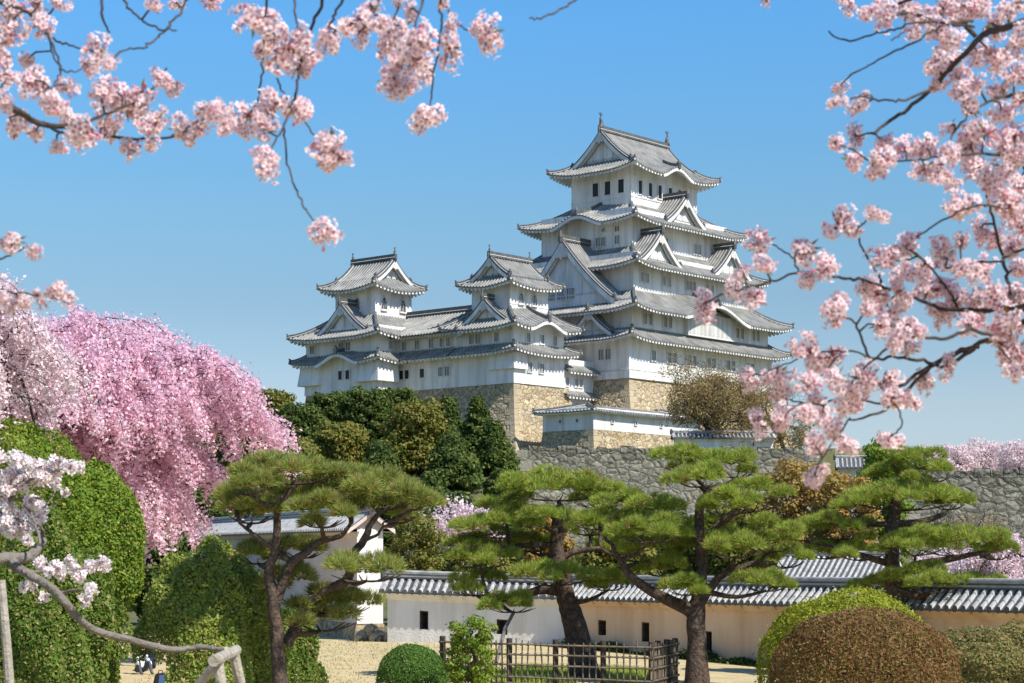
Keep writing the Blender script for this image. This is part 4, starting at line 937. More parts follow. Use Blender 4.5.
dome_shrub('dome_shrub', gp(14, 52), 2.15, 2.1, 7.2, 42000, .085, .05, M['leaf_dome'], 'tallest green dome shrub cut by the left edge, under the pale cherry', 'shrub', 'clipped dome shrubs', ball=(4.3, 2.95), bottom=-.95, amp=.05, power=1.0, jit=.9, lumps=220, lamp=.06)
dome_shrub('dome_shrub', gp(90, 48), 1.34, 1.35, 5.75, 36000, .085, .05, M['leaf_dome'], 'green dome shrub at the left, shoulder-high between the tallest one and the weeping cherry', 'shrub', 'clipped dome shrubs', ball=(3.75, 2.0), bottom=-.95, amp=.05, power=.95, jit=.9, lumps=160, lamp=.07, cut=lambda P: (P[:, 0] > 1.0) & (P[:, 2] < 1.6))
dome_shrub('dome_shrub', gp(50, 40.5), 1.52, 1.5, 4.1, 60000, .078, .046, M['leaf_broad'], 'darker leafy mound shrub at the left edge, lowest and nearest of the left shrubs', 'shrub', 'clipped dome shrubs', power=1.1, amp=.08, jit=1, lumps=90, lamp=.12, cut=lambda P: (P[:, 0] > 1.3) & (P[:, 2] < 1.45))
e = broad_tree('young_shrub', gp(470, 52), 2.0, .78, M['leaf_dome'], 'young upright yellow-green shrub at the left corner of the bamboo fence', 'shrub', n=5200, leaf=.08, clumps=30, cb_=.12, conic=False, rc=.26)

# ------------------------------------------------------------------ evergreen trees on the slope below the towers
def tz(px, ybase, Y): 
    x = (px-CX)*Y/F; return Vector((x, Y, ground(x, Y)))
T = [ # px, Y, top py, half width px, kind
 (270, 200, 390, 36, 'y'), (300, 192, 405, 34, 'f'), (328, 206, 392, 30, 'f'), (340, 186, 422, 30, 'y'), (365, 196, 388, 32, 'f'), (398, 204, 386, 26, 'f'), (415, 184, 400, 38, 'o'),
 (448, 202, 395, 26, 'c'), (478, 192, 394, 26, 'c'), (452, 176, 430, 36, 'c'), (495, 184, 420, 26, 'c'), (292, 176, 440, 36, 'y'), (250, 180, 425, 34, 'f'), (380, 168, 440, 34, 'c'), (330, 165, 462, 34, 'f'),
 (505, 168, 470, 22, 'f'), (225, 188, 415, 36, 'y'), (430, 158, 470, 30, 'c')]
KIND = {'y': 'leaf_yellowgreen', 'f': 'leaf_forest', 'o': 'leaf_yellowgreen', 'c': 'leaf_forest'}
WHERE = ['yellow-green evergreen under the left edge of the farthest left tower', 'dark evergreen under the windowed lower storey of the far left tower', 'dark evergreen hard against the stone base of the far left tower', 'broad yellow-green tree in the lower row under the far left tower', 'dark evergreen under the joint of left tower and gallery', 'dark evergreen touching the stone base under the white gallery',
 'broad olive tree in front of the dark ones, below the middle of the gallery', 'dark pointed evergreen below the right half of the gallery', 'dark pointed evergreen below the corner of the golden-based tower', 'broad dark pointed evergreen, lowest in the dark group right of the olive tree', 'dark pointed evergreen beside the top left end of the grey rampart', 'yellow-green tree just above the gnarled left pine', 'dark evergreen right beside the tip of the weeping cherry', 'dark pointed evergreen behind the right pads of the gnarled pine',
 'low dark evergreen behind the middle of the gnarled pine', 'small dark evergreen at the foot of the rampart corner', 'yellow-green tree half hidden behind the weeping cherry tip', 'low dark pointed evergreen left of the small pale cherry']
for i, (px, Y, top, hw, kd) in enumerate(T):
    b = tz(px, 0, Y); zt_ = CZ-(top-HY)*Y/F; h = zt_-b.z
    broad_tree('evergreen_tree', b, h, hw*Y/F, M[KIND[kd]], WHERE[i], 'tree', 'evergreen trees below the towers', n=15000, leaf=.30, clumps=60, cb_=.08, conic=(kd == 'c'), rc=.23)
b = gp(418, 105); broad_tree('round_tree', b, CZ-(508-HY)*105/F-b.z, 31*105/F, M['leaf_yellowgreen'], 'round yellow-green tree just behind the corner of gate wall and white garden wall', 'tree', n=9000, leaf=.16, clumps=30, cb_=.1, rc=.36)
for px, Y, top, hw, m, lb in ((800, 140, 458, 44, 'leaf_orange', 'orange-leaved tree behind the pines, right of the forked pine'), (845, 128, 470, 36, 'leaf_orange', 'reddish orange tree behind the stacked pine, under hanging blossom'),
      (545, 120, 512, 26, 'leaf_orange', 'small tree with orange and yellow leaves seen through the central pine'), (740, 125, 500, 40, 'leaf_yellowgreen', 'yellowish tree filling the gap behind the forked pine'), (620, 118, 520, 40, 'leaf_yellowgreen', 'low yellow-green tree behind the gap between the two central pines'),
      (452, 135, 488, 34, 'leaf_forest', 'dark bushy tree left of the small pale cherry, behind the yellow-green round tree'), (500, 128, 505, 34, 'leaf_forest', 'dark bushy tree right of the small pale cherry, over the central pine'), (398, 140, 470, 30, 'leaf_forest', 'dark tree behind the right pads of the gnarled pine and the round tree'), (205, 125, 478, 38, 'leaf_forest', 'dark tree showing under the drooping edge of the weeping cherry'), (158, 105, 528, 34, 'leaf_forest', 'dark tree in the gap between the two big left shrubs, under the weeping cherry'), (650, 150, 508, 50, 'leaf_forest', 'dark shrubby tree at the foot of the grey rampart between two pines'),
      (480, 112, 540, 34, 'leaf_yellowgreen', 'low yellow-green bushy tree left of the central pine, over the white garden wall'), (885, 135, 430, 30, 'leaf_dome', 'green tree with dark forked limb behind the top of the stacked pine'), (690, 130, 515, 34, 'leaf_forest', 'dark green low tree behind the forked pine trunk'), (960, 120, 560, 50, 'leaf_forest', 'dark low tree behind the tile roof at the right')):
    b = gp(px, Y); broad_tree('garden_tree', b, CZ-(top-HY)*Y/F-b.z, hw*Y/F, M[m], lb, 'tree', n=13000, leaf=.24, clumps=40, cb_=.1, rc=.3)

# ------------------------------------------------------------------ budding and bare trees
def bare_tree(name, base, h, r0, label, leafm=None, nleaf=0, leaf=.12, lvl=5, spread=.75, group=None, bark='bark_dark', kids=3, squash=None, up=.12, jitter=.35, trunk=.26):
    e = empty(name, tuple(base), label, 'tree', group); tb = MB(); tips = []; B = Vector(base)
    grow(tb, B-Vector((0, 0, .4)), Vector((.05, 0, 1)), h*trunk, r0, lvl, tips, spread, up, 3, kids, .78, 7)
    tb.build('trunk', M[bark], e, origin=tuple(base))
    if nleaf:
        k = max(1, nleaf//len(tips)); Pt_ = np.array([tuple(t[0]) for t in tips]); P = np.repeat(Pt_, k, 0)+rng.normal(size=(len(tips)*k, 3))*jitter
        fastmesh('crown', leaves(P, rdir(len(P)), leaf, leaf*.7, 1), 4, leafm, e, tuple(base))
    return e
e = empty('budding_tree', (21.5, 207, 14.8), 'large spreading tree with brown budding twigs in front of the keep base', 'tree'); tb = MB(); tips = []; B = Vector((21.5, 207, 14.8))
limb(tb, [B-Vector((0, 0, .5)), B+Vector((.1, 0, 1.2)), B+Vector((0, 0, 2.4))], [.5, .42, .36], 8)
for i in range(11):
    a = i*2.4+.4; el_ = R.uniform(.25, 1.15); grow(tb, B+Vector((0, 0, 1.4+.1*i)), Vector((math.cos(a)*math.cos(el_), math.sin(a)*math.cos(el_), math.sin(el_))), 2.9*(1.15-.3*math.sin(el_)), .17, 4, tips, .75, .08, 3, 3, .8, 6, .2)
tb.build('trunk', M['bark_dark'], e, origin=tuple(B))
Pt_ = np.array([tuple(t[0]) for t in tips]); k = max(1, 42000//len(tips)); P = np.repeat(Pt_, k, 0)+rng.normal(size=(len(Pt_)*k, 3))*.38
fastmesh('crown', leaves(P, rdir(len(P)), .16, .11, 1), 4, M['leaf_brown'], e, tuple(B))
bare_tree('budding_tree', (26.5, 205, 14.8), 9.5, .3, 'smaller brown budding tree right of the large one, over the hill wall roof', M['leaf_brown'], 11000, .15, lvl=5, spread=.9, up=.05)
bare_tree('bare_tree', (30.5, 218, 15), 14, .35, 'bare grey tree behind the blossom at the right foot of the keep', lvl=6, spread=.8, group=None, kids=3)
bare_tree('bare_tree', (30.0, 125, 0), 10, .4, 'leafless grey tree against the far right stone wall, farther left of two', lvl=6, spread=.85, bark='bark_grey')
bare_tree('bare_tree', (34.5, 130, 0), 11, .4, 'leafless grey tree against the far right stone wall, nearest the right edge', lvl=6, spread=.85, bark='bark_grey')
bare_tree('small_cherry', gp(463, 112), ((560-484)*112/F+3.5)*1.12, .12, 'small pale cherry in blossom among the dark trees, left of the rampart end', M['petal_pale'], 9000, .16, lvl=4, spread=.6, jitter=.3, up=.4)

# row of cherries behind the far right wall
for i, (px, Y, top, hw) in enumerate(((930, 190, 447, 20), (958, 186, 444, 22), (990, 190, 440, 24), (1020, 184, 441, 24), (1055, 190, 443, 26), (905, 196, 450, 16), (972, 200, 446, 22), (1005, 200, 443, 22))):
    x = (px-CX)*Y/F; z0 = 8.0
    broad_tree('cherry_tree', (x, Y, z0), CZ-(top-HY)*Y/F-z0, hw*Y/F*1.15, M['petal_far'], 'pale pink cherry crown in the distant row above the far right stone wall', 'cherry tree', 'cherries above the far right wall', n=5500, leaf=.24, clumps=30, cb_=.3, rc=.3, bark='bark_dark')

# ------------------------------------------------------------------ weeping cherries
def weeping(name, base, rx, ry, ztop, drop, m, label, nb, per, n_bl, size=.07, skip=None, cat='cherry tree', limbn=9):
    e = empty(name, tuple(base), label, cat); B = Vector(base); tb = MB(); H = ztop-base[2]; V = []
    limb(tb, [B-Vector((0, 0, .3)), B+Vector((.1, 0, H*.3)), B+Vector((-.1, 0, H*.55))], [.34, .28, .2], 9)
    heads = []
    for i in range(limbn):
        a = 2*PI*i/limbn+.3; r = R.uniform(.55, .9)
        p1 = B+Vector((math.cos(a)*rx*r*.4, math.sin(a)*ry*r*.4, H*.8)); p2 = B+Vector((math.cos(a)*rx*r*.8, math.sin(a)*ry*r*.8, H*(1-.3*r**2)*.96)); p3 = B+Vector((math.cos(a)*rx*r*1.05, math.sin(a)*ry*r*1.05, H*(1-.45*r**2)*.88))
        limb(tb, [B+Vector((0, 0, H*.45)), p1, p2, p3], [.14, .1, .05, .02], 6)
    for i in range(nb):
        a = R.uniform(0, 2*PI); r = math.sqrt(R.uniform(0.0, 1)); lay = R.choice((1, 1, .97, .86, .72, .55))
        x = math.cos(a)*r*rx*lay; y = math.sin(a)*r*ry*lay
        zt_ = H*(.35+.65*lay)-drop*(r**2.0)*(1+.25*math.sin(a*5+1))+R.gauss(0, .22); c = B+Vector((x, y, zt_))
        o = Vector((math.cos(a), math.sin(a), 0)); o = (o+Vector((R.gauss(0, .5), R.gauss(0, .5), 0))).normalized(); bl = R.uniform(.7, 1.7)
        arc = [c-o*bl*.9-Vector((0, 0, .35)), c-o*bl*.35+Vector((0, 0, .06)), c+o*bl*.3, c+o*bl*.7-Vector((0, 0, .32)), c+o*bl*.95-Vector((0, 0, .8))]
        tb.tube(arc, [.03, .024, .018, .013, .007], 4, caps=False)
        ap, _ = spline(arc, [1]*5, 6); ap = np.array([tuple(q) for q in ap])
        k = int(per*n_bl*1.3); t = rng.uniform(0, len(ap)-1.001, k); i_ = t.astype(int); fr_ = (t-i_)[:, None]
        P = ap[i_]*(1-fr_)+ap[i_+1]*fr_+rng.normal(size=(k, 3))*np.array([.13, .13, .11]); V.append(P)
        for j in range(per):
            s = ap[R.randint(4, len(ap)-1)]; L = R.uniform(.12, .62)*(.6+.7*r); k = int(n_bl*L*1.5)
            t = rng.uniform(0, 1, k)**.9; out = R.uniform(-.1, .3)
            P = s+np.outer(t*out, np.array(tuple(o)))+np.outer(-t*L, [0, 0, 1])+rng.normal(size=(k, 3))*np.array([.07, .07, .05]); V.append(P)
    P = np.concatenate(V); 
    if skip is not None: P = P[~skip(P)]
    fastmesh('crown', leaves(P, rdir(len(P)), size, size*.8, 1), 4, m, e, tuple(base))
    tb.build('trunk', M['bark_dark'], e, origin=tuple(base), smooth=True)
    return e
b = gp(84, 64)
weeping('weeping_cherry', b, 5.85, 4.5, 11.15, 2.9, M['petal_weep'], 'big weeping cherry covered in pink blossom, overhanging the shrubs at the left', 760, 7, 26, .095)
b = gp(-40, 52)
weeping('weeping_cherry', b, 2.3, 2.2, 11.2, 2.4, M['petal_pale'], 'paler whitish pink cherry at the far left edge, in front of the big weeping one', 200, 7, 24, .08)
b = gp(1005, 100)
weeping('weeping_cherry', b, 2.4, 2.2, 4.6, 2.6, M['petal_pale'], 'small weeping pink cherry at the right edge, over the beige wall roof', 90, 7, 24, .10)

# grass tufts on the dry lawn
P = np.stack([rng.uniform(-11, 0, 4500), rng.uniform(50, 84, 4500)], 1)
keepm = ~((P[:, 0] > -5.6) & (P[:, 1] > 82)); P = P[keepm]
Z = np.array([ground(x, y) for x, y in P]); P3 = np.stack([P[:, 0], P[:, 1], Z], 1)
k = len(P3); up = unit(rdir(k)*.5+np.array([0, 0, 1])); b_ = unit(np.cross(up, rdir(k)))*.02
tag(fastmesh('grass', np.stack([P3-b_, P3+b_, P3+up*.06], 1), 3, M['grass']), kind='stuff')

P = np.stack([rng.uniform(-2.2, 4.6, 9000), rng.uniform(55.5, 63, 9000)], 1); Z = np.array([ground(x, y) for x, y in P]); P3 = np.stack([P[:, 0], P[:, 1], Z], 1)
P3 = P3[np.sin(P3[:, 0]*2.3)+np.sin(P3[:, 1]*1.7+P3[:, 0]) > -.2]; k = len(P3); up = unit(rdir(k)*.6+np.array([0, 0, 1])); b_ = unit(np.cross(up, rdir(k)))*.02
tag(fastmesh('grass', np.stack([P3-b_, P3+b_, P3+up*.24], 1), 3, M['needles']), kind='stuff')
# low dark plants along the foot of the beige wall
t = rng.uniform(0, 1, 16000); off = np.abs(rng.normal(size=16000))*.35+.1; X_ = 2.45+13.95*t-.84*off; Y_ = 79.2-22*t-.54*off
hgt = .42*np.clip(.4+np.sin(t*61)*.4+np.sin(t*23)*.4, 0, 1); Z_ = np.array([ground(a, b) for a, b in zip(X_, Y_)])-.35*t*0
P3 = np.stack([X_, Y_, Z_+rng.uniform(0, 1, 16000)*hgt], 1)
tag(fastmesh('ground_cover', leaves(P3, rdir(len(P3)), .11, .06, 1), 4, M['leaf_forest']), kind='stuff')

b = gp(975, 122); broad_tree('budding_tree', b, CZ-(508-HY)*122/F-b.z, 46*122/F, M['leaf_brown'], 'thin greyish budding tree before the far right stone wall', 'tree', n=5000, leaf=.10, clumps=70, cb_=.15, rc=.2, bark='bark_grey')
b = gp(940, 104); weeping('weeping_cherry', b, 1.7, 1.6, 3.9, 1.6, M['petal_pale'], 'smaller pale pink cherry peeping between the stacked pine and the right edge cherry', 45, 7, 22, .09)

# ------------------------------------------------------------------ near cherry branches
M['petal'] = mat('petal', (0.92, 0.76, 0.78), 0.6, island=(0.96, 0.90, 0.89, 0.6), translucent=0.5, spec=.2)
M['petal_in'] = mat('petal_inner', (0.80, 0.38, 0.46), 0.6, island=(0.88, 0.58, 0.63, 0.5), translucent=0.5, spec=.2)
M['petal_w'] = mat('white_petal', (0.86, 0.80, 0.80), 0.6, island=(0.90, 0.87, 0.86, 0.6), translucent=0.45, spec=.2)
M['petal_w_in'] = mat('white_petal_inner', (0.84, 0.66, 0.68), 0.6, translucent=0.4, spec=.2)
M['calyx'] = mat('calyx', (0.34, 0.05, 0.07), 0.6, island=(0.30, 0.13, 0.05, 0.4), translucent=.2)
M['young_leaf'] = mat('young_leaf', (0.26, 0.14, 0.04), 0.5, island=(0.22, 0.26, 0.05, 0.5), translucent=.4)

def cluster_mesh(name, nf, fr, mats, seed, squash=(1, 1, 1)):
    """a ball of five-petalled blossoms on short stalks; unit radius"""
    rs = random.Random(seed); m = MB()
    subs = [(Vector((rs.gauss(0, .32), rs.gauss(0, .32), rs.gauss(0, .26))), rs.uniform(.55, .85)) for _ in range(3)]
    for i in range(nf):
        g = i*2.39996+seed; so, sr = subs[i % 3]; zc = 1-2*(i+.5)/nf; rr = math.sqrt(1-zc*zc); d = Vector((rr*math.cos(g), rr*math.sin(g), zc)); d += Vector((rs.gauss(0, .18), rs.gauss(0, .18), rs.gauss(0, .18))); d.normalize()
        c = so+d*sr*rs.uniform(.6, 1.0); c = Vector((c.x*squash[0], c.y*squash[1], c.z*squash[2]))
        ax = (d+Vector((rs.gauss(0, .35), rs.gauss(0, .35), rs.gauss(0, .35)))).normalized(); u = ax.orthogonal().normalized(); u.rotate(Matrix.Rotation(rs.uniform(0, 6.28), 3, ax)); w = ax.cross(u)
        m.tube([c*.1, c*.9], [.018, .022], 3, 2, caps=False)
        if rs.random() < .10:   # bud
            m.tube([c*.9, c, c+ax*fr*.6, c+ax*fr*.95], [.03, fr*.28, fr*.34, .02], 5, 1, caps=False); continue
        cup = rs.uniform(.15, .6); f = fr*rs.uniform(.88, 1.12)
        for k in range(5):
            a = 2*PI*k/5+rs.uniform(-.08, .08); r_ = (u*math.cos(a)+w*math.sin(a)); s_ = (w*math.cos(a)-u*math.sin(a))
            b0 = c; m1 = c+r_*f*.38+ax*f*cup*.25; 
            p = [b0, m1+s_*f*.24, m1-s_*f*.24, c+r_*f*.75+s_*f*.36+ax*f*cup*.55, c+r_*f*.75-s_*f*.36+ax*f*cup*.55, c+r_*f*1.0+s_*f*.13+ax*f*cup*.6, c+r_*f*1.0-s_*f*.13+ax*f*cup*.6]
            m.add([p[0], p[1], p[2]], [(0, 1, 2)], 1); m.add([p[1], p[3], p[4], p[2]], [(0, 1, 2, 3)], 0); m.add([p[3], p[5], p[6], p[4]], [(0, 1, 2, 3)], 0)
        for k in range(5):
            a = 2*PI*k/5+.6; t = c+(u*math.cos(a)+w*math.sin(a))*f*.28+ax*f*.42; q = s_*f*.03
            m.add([c-q, c+q, t], [(0, 1, 2)], 2)
        m.add([c+ax*.04+u*f*.26, c+ax*.04-u*f*.13+w*f*.22, c+ax*.04-u*f*.13-w*f*.22], [(0, 1, 2)], 2)
    for i in range(3):      # young leaves
        d = Vector((rs.gauss(0, 1), rs.gauss(0, 1), rs.gauss(.6, 1))).normalized(); u = d.orthogonal().normalized()
        m.add([d*.25, d*.6+u*.1, d*1.02, d*.6-u*.1], [(0, 1, 2, 3)], 3)
    me = bpy.data.meshes.new(name); me.from_pydata([tuple(v) for v in m.v], [], m.f)
    for q in mats: me.materials.append(q)
    me.polygons.foreach_set('material_index', m.m); me.update()
    return me
PM = [M['petal'], M['petal_in'], M['calyx'], M['young_leaf']]
WM = [M['petal_w'], M['petal_w_in'], M['calyx'], M['young_leaf']]
CL = [cluster_mesh('blossom_cluster', 46, .29, PM, s, sq) for s, sq in ((1, (1, 1, .9)), (2, (1.15, .9, .85)), (3, (.9, 1.1, 1.05)), (4, (1.2, 1, .75)), (5, (1, 1, 1)), (6, (1, 1.1, .9)), (7, (1.1, 1, 1)), (8, (1, 1, .8)))]
CW = [cluster_mesh('blossom_cluster', 22, .42, WM, s, (1, 1, .85)) for s in (11, 12, 13)]

def mesh_arrays(me):
    v = np.empty(len(me.vertices)*3, np.float32); me.vertices.foreach_get('co', v)
    return v.reshape(-1, 3), [tuple(p.vertices) for p in me.polygons], [p.material_index for p in me.polygons]

def blossom_tree(label, Y, trunk, branches, clusters, meshes=CL, rmul=1.1, loc=None, trad=.16, ch=1.0, bark='bark_dark'):
    """branches: polylines (px, py, width_px[, dy]); clusters: (px, py, r_px[, dy])"""
    base = Vector(trunk[0]); e = empty('cherry_tree', base, label, 'cherry tree'); tb = MB()
    limb(tb, trunk, [trad*(1-.5*i/(len(trunk)-1)) for i in range(len(trunk))], 12)
    segs = []
    for bi, br in enumerate(branches):
        pts = []; rad = []
        ph = R.uniform(0, 6)
        for i, q in enumerate(br):
            dy = (q[3] if len(q) > 3 else .35*math.sin(ph+i*.5)); p = at(q[0], q[1], Y+dy); pts.append(p); rad.append(q[2]*(Y+dy)/F/2)
        p, r = spline(pts, rad, 5)
        p = [x+Vector((R.gauss(0, 1), R.gauss(0, 1), R.gauss(0, 1)))*.0022 for x in p]; tb.tube(p, r, 7); segs += [(x, rr) for x, rr in zip(p, r)]
    SX = np.array([[x.x, x.y, x.z] for x, _ in segs]); PXs = np.array([[CX+x.x*F/x.y, HY-(x.z-CZ)*F/x.y] for x, _ in segs])
    cl = sorted(clusters, key=lambda c: -c[2]); rest = []
    for i, q in enumerate(cl):
        px, py, r = q[:3]; dist = np.hypot(PXs[:, 0]-px, PXs[:, 1]-py); j = int(np.argmin(dist))
        y0 = float(SX[j, 1]); yy = y0+(q[3] if len(q) > 3 else R.uniform(-.12, .12)+(R.uniform(-.3, .3) if dist[j] > 30 else 0)); c = at(px, py, yy); rm = r*yy/F*rmul
        # spur twig
        s = segs[j][0]; mid = (s+c)/2+Vector((R.gauss(0, .01), R.gauss(0, .01), .012))
        tb.tube([s, mid, c], [min(segs[j][1], .0045), .0035, .0025], 5, caps=False)
        rot = (R.uniform(0, 6.28), R.uniform(0, 6.28), R.uniform(0, 6.28)); me = meshes[i % len(meshes)]
        if i < 100:
            o = bpy.data.objects.new('blossom_cluster', me); COL.objects.link(o); o.parent = e; o.location = c-base; o.scale = (rm,)*3; o.rotation_euler = rot
        else: rest.append((me, c, rm, rot))
    if rest:
        v = []; f = []; mi = []; n = 0
        from mathutils import Euler
        for me, c, rm, rot in rest:
            a, ff, mm = mesh_arrays(me); Mx = np.array(Euler(rot).to_matrix()); a = a@Mx.T*rm+np.array(tuple(c-base))
            v.append(a); f += [tuple(x+n for x in t) for t in ff]; mi += mm; n += len(a)
        me = bpy.data.meshes.new('blossoms'); me.from_pydata(np.concatenate(v).tolist(), [], f)
        for q in meshes[0].materials: me.materials.append(q)
        me.polygons.foreach_set('material_index', mi); me.update(); o = link('blossoms', me, e); o['kind'] = 'stuff'
    tb.build('trunk', M[bark], e, origin=tuple(base), smooth=True)
    return e

# --- right-hand tree
RB = [
 [(1120, 5, 12), (1040, 18, 9), (1010, 27, 8), (986, 33, 7), (972, 46, 6), (943, 77, 5), (933, 87, 4), (908, 109, 4), (887, 123, 3.5), (873, 134, 3)],
 [(933, 88, 3), (905, 100, 2.6), (890, 101, 2.2), (873, 100, 2)], [(965, -20, 5), (972, 0, 5), (963, 21, 5), (975, 36, 5)], [(966, 24, 4.5), (940, 22, 4), (908, 13, 3.5), (895, 16, 3)],
 [(1120, 70, 8), (1024, 93, 4), (1000, 97, 3), (982, 105, 2.5), (961, 123, 2.3), (950, 141, 2)], [(1100, 150, 6), (1024, 156, 3.5), (982, 154, 3), (943, 156, 2), (915, 160, 2), (870, 162, 1.5)], [(1100, 172, 5), (1024, 167, 2.5), (982, 163, 2)],
 [(975, 28, 3), (922, 22, 2.4), (898, 28, 2.2), (877, 33, 2), (845, 41, 2), (828, 32, 1.6)], [(972, 20, 3), (940, 27, 2.4), (919, 40, 2.2), (890, 54, 2), (866, 67, 1.6)], [(908, 28, 2), (900, 35, 1.8), (892, 40, 1.2)],
 [(1100, 300, 9), (1040, 318, 7), (1005, 330, 6), (975, 346, 5), (939, 361, 4.2), (904, 383, 3.6), (887, 398, 2.6)],
 [(978, 347, 4), (955, 352, 3.4), (925, 372, 4), (905, 392, 3.5), (885, 410, 3), (850, 420, 2)],
 [(990, 336, 4), (970, 330, 4), (940, 340, 3.5), (908, 336, 3), (882, 352, 2.5), (860, 372, 2), (845, 395, 1.8)],
 [(975, 348, 5), (945, 366, 3.5), (923, 360, 3.5), (893, 357, 3), (870, 358, 2.8), (859, 331, 2.5), (847, 318, 2.2), (836, 314, 2)],
 [(1100, 310, 9), (1040, 306, 6), (1011, 308, 5), (975, 311, 4.5), (939, 308, 4), (915, 298, 3.5), (893, 291, 3.2), (872, 282, 3), (850, 279, 3), (832, 276, 2.8), (815, 273, 2.6), (798, 272, 2.4), (771, 282, 2.2), (748, 287, 2), (735, 292, 1.6)],
 [(880, 282, 2.4), (880, 278, 2.2), (868, 258, 2.2), (859, 242, 2), (858, 230, 2), (864, 222, 1.6), (872, 216, 1.4)], [(798, 272, 2), (794, 259, 1.8), (779, 248, 1.6), (768, 240, 1.4)],
 [(1040, 320, 4), (1015, 303, 4), (1008, 280, 3.8), (1003, 261, 3.5), (996, 230, 3), (988, 200, 2.8), (985, 175, 2)], [(960, 311, 3), (945, 285, 2.5), (923, 260, 2.2), (905, 247, 1.8)], [(1005, 262, 2.6), (975, 262, 2.2), (946, 268, 2)],
 [(989, 204, 2.4), (969, 208, 2), (942, 221, 2), (916, 238, 1.8)], [(887, 398, 2.2), (897, 407, 2), (901, 424, 1.8), (892, 436, 1.5)], [(870, 358, 2.2), (850, 350, 2), (836, 358, 1.8), (820, 378, 1.6), (800, 392, 1.4)],
 [(885, 405, 2.4), (860, 400, 2.2), (838, 398, 2), (815, 405, 2), (790, 400, 1.6), (780, 392, 1.4)], [(850, 418, 2), (835, 440, 1.8), (820, 462, 1.5), (815, 476, 1.3)], [(845, 352, 2), (820, 352, 1.8), (790, 362, 1.5), (760, 376, 1.3)],
 [(825, 405, 1.8), (800, 405, 1.6), (778, 418, 1.3), (756, 420, 1.1)], [(1060, 200, 4), (1015, 208, 2.5), (985, 205, 2)], [(1060, 240, 4), (1020, 250, 3), (1000, 262, 2)], [(850, 8, 2), (885, 6, 3), (930, -6, 4), (965, -15, 5)], [(766, 2, 1.5), (790, -12, 2.5), (850, -30, 4), (950, -30, 6)]]
RC = [(762,242,18),(765,266,13),(733,287,14),(756,298,16),(705,304,16),(741,270,9),(806,249,18),(826,266,18),(807,279,13),(838,227,18),(874,215,13),(834,312,18),(840,300,12),(750,379,13),(777,375,16),(781,392,16),(754,420,13),(781,422,15),(811,358,18),(832,356,14),(811,386,15),(836,378,15),(804,412,14),(817,399,14),(832,432,17),(813,447,13),(844,405,17),(866,379,18),(882,384,16),(893,398,15),(910,401,12),(889,440,14),(846,445,12),(925,382,14),(948,363,12),(863,285,12),(878,297,18),(889,316,18),(908,249,18),(888,257,17),(927,291,18),(893,341,14),(908,348,14),(942,257,17),(961,268,13),(942,287,15),(961,299,15),(980,268,16),(992,295,17),(998,341,20),(1015,350,22),(1011,322,20),(1018,370,16),(939,314,15),(908,325,14),(954,310,13),(973,325,14),(960,208,18),(1015,211,18),(992,238,15),(1011,249,15),(980,230,13),(961,242,12),(815,478,13),(824,470,8),
 (840,86,9),(840,102,10),(856,109,10),(864,97,8),(856,137,12),(882,141,11),(835,144,11),(852,160,14),(884,158,17),(877,170,14),(905,151,15),(926,148,16),(926,169,15),(950,155,15),(940,169,13),(972,141,18),(979,169,18),(993,183,20),(1007,204,18),(961,207,16),(950,126,10),(961,95,17),(975,84,13),(986,133,16),(1003,116,16),(1014,133,18),(1014,77,18),(996,60,18),(979,53,16),(947,42,17),(933,67,14),(950,60,16),(926,20,17),(905,10,17),(877,8,15),(849,3,13),(887,17,14),(1010,10,18),(996,25,15),(1017,42,18),(957,14,16),(766,0,7),(1019,160,16),(1005,150,15),(1018,183,15),(958,75,14),(940,85,10),(935,30,14),(1020,100,14),(1001,90,13),(972,110,12),(1021,228,14),(1022,270,14),(1020,295,16),(950,180,11),(905,300,13),(870,310,12),(925,270,14),(905,272,14),(975,300,14),(982,315,14),(860,395,13),(850,388,12),(822,415,12),(795,350,11),(968,6,14),(915,32,10),(945,8,14),(985,8,14),(920,330,11),(880,325,13),(896,288,12)]
tr = at(1230, 560, 7.2)
tr = [Vector((2.75, 7.3, 1.6)), Vector((2.65, 7.2, 2.6)), Vector((2.5, 7.0, 3.6)), Vector((2.25, 6.9, 4.5)), Vector((2.2, 6.8, 5.6)), Vector((1.9, 6.7, 6.6))]
conn = [[(1250, 380, 18), (1180, 330, 13), (1100, 303, 9)], [(1140, 120, 16), (1130, 60, 13), (1115, 6, 12)], [(1180, 200, 14), (1140, 165, 9), (1100, 150, 6)], [(1170, 180, 10), (1110, 215, 6), (1060, 222, 4)], [(1125, 5, 8), (1050, -25, 7), (950, -30, 6)]]
blossom_tree('near pink cherry whose blossoming branches reach in from the right edge', 6.6, tr, RB+conn, RC, rmul=.97)

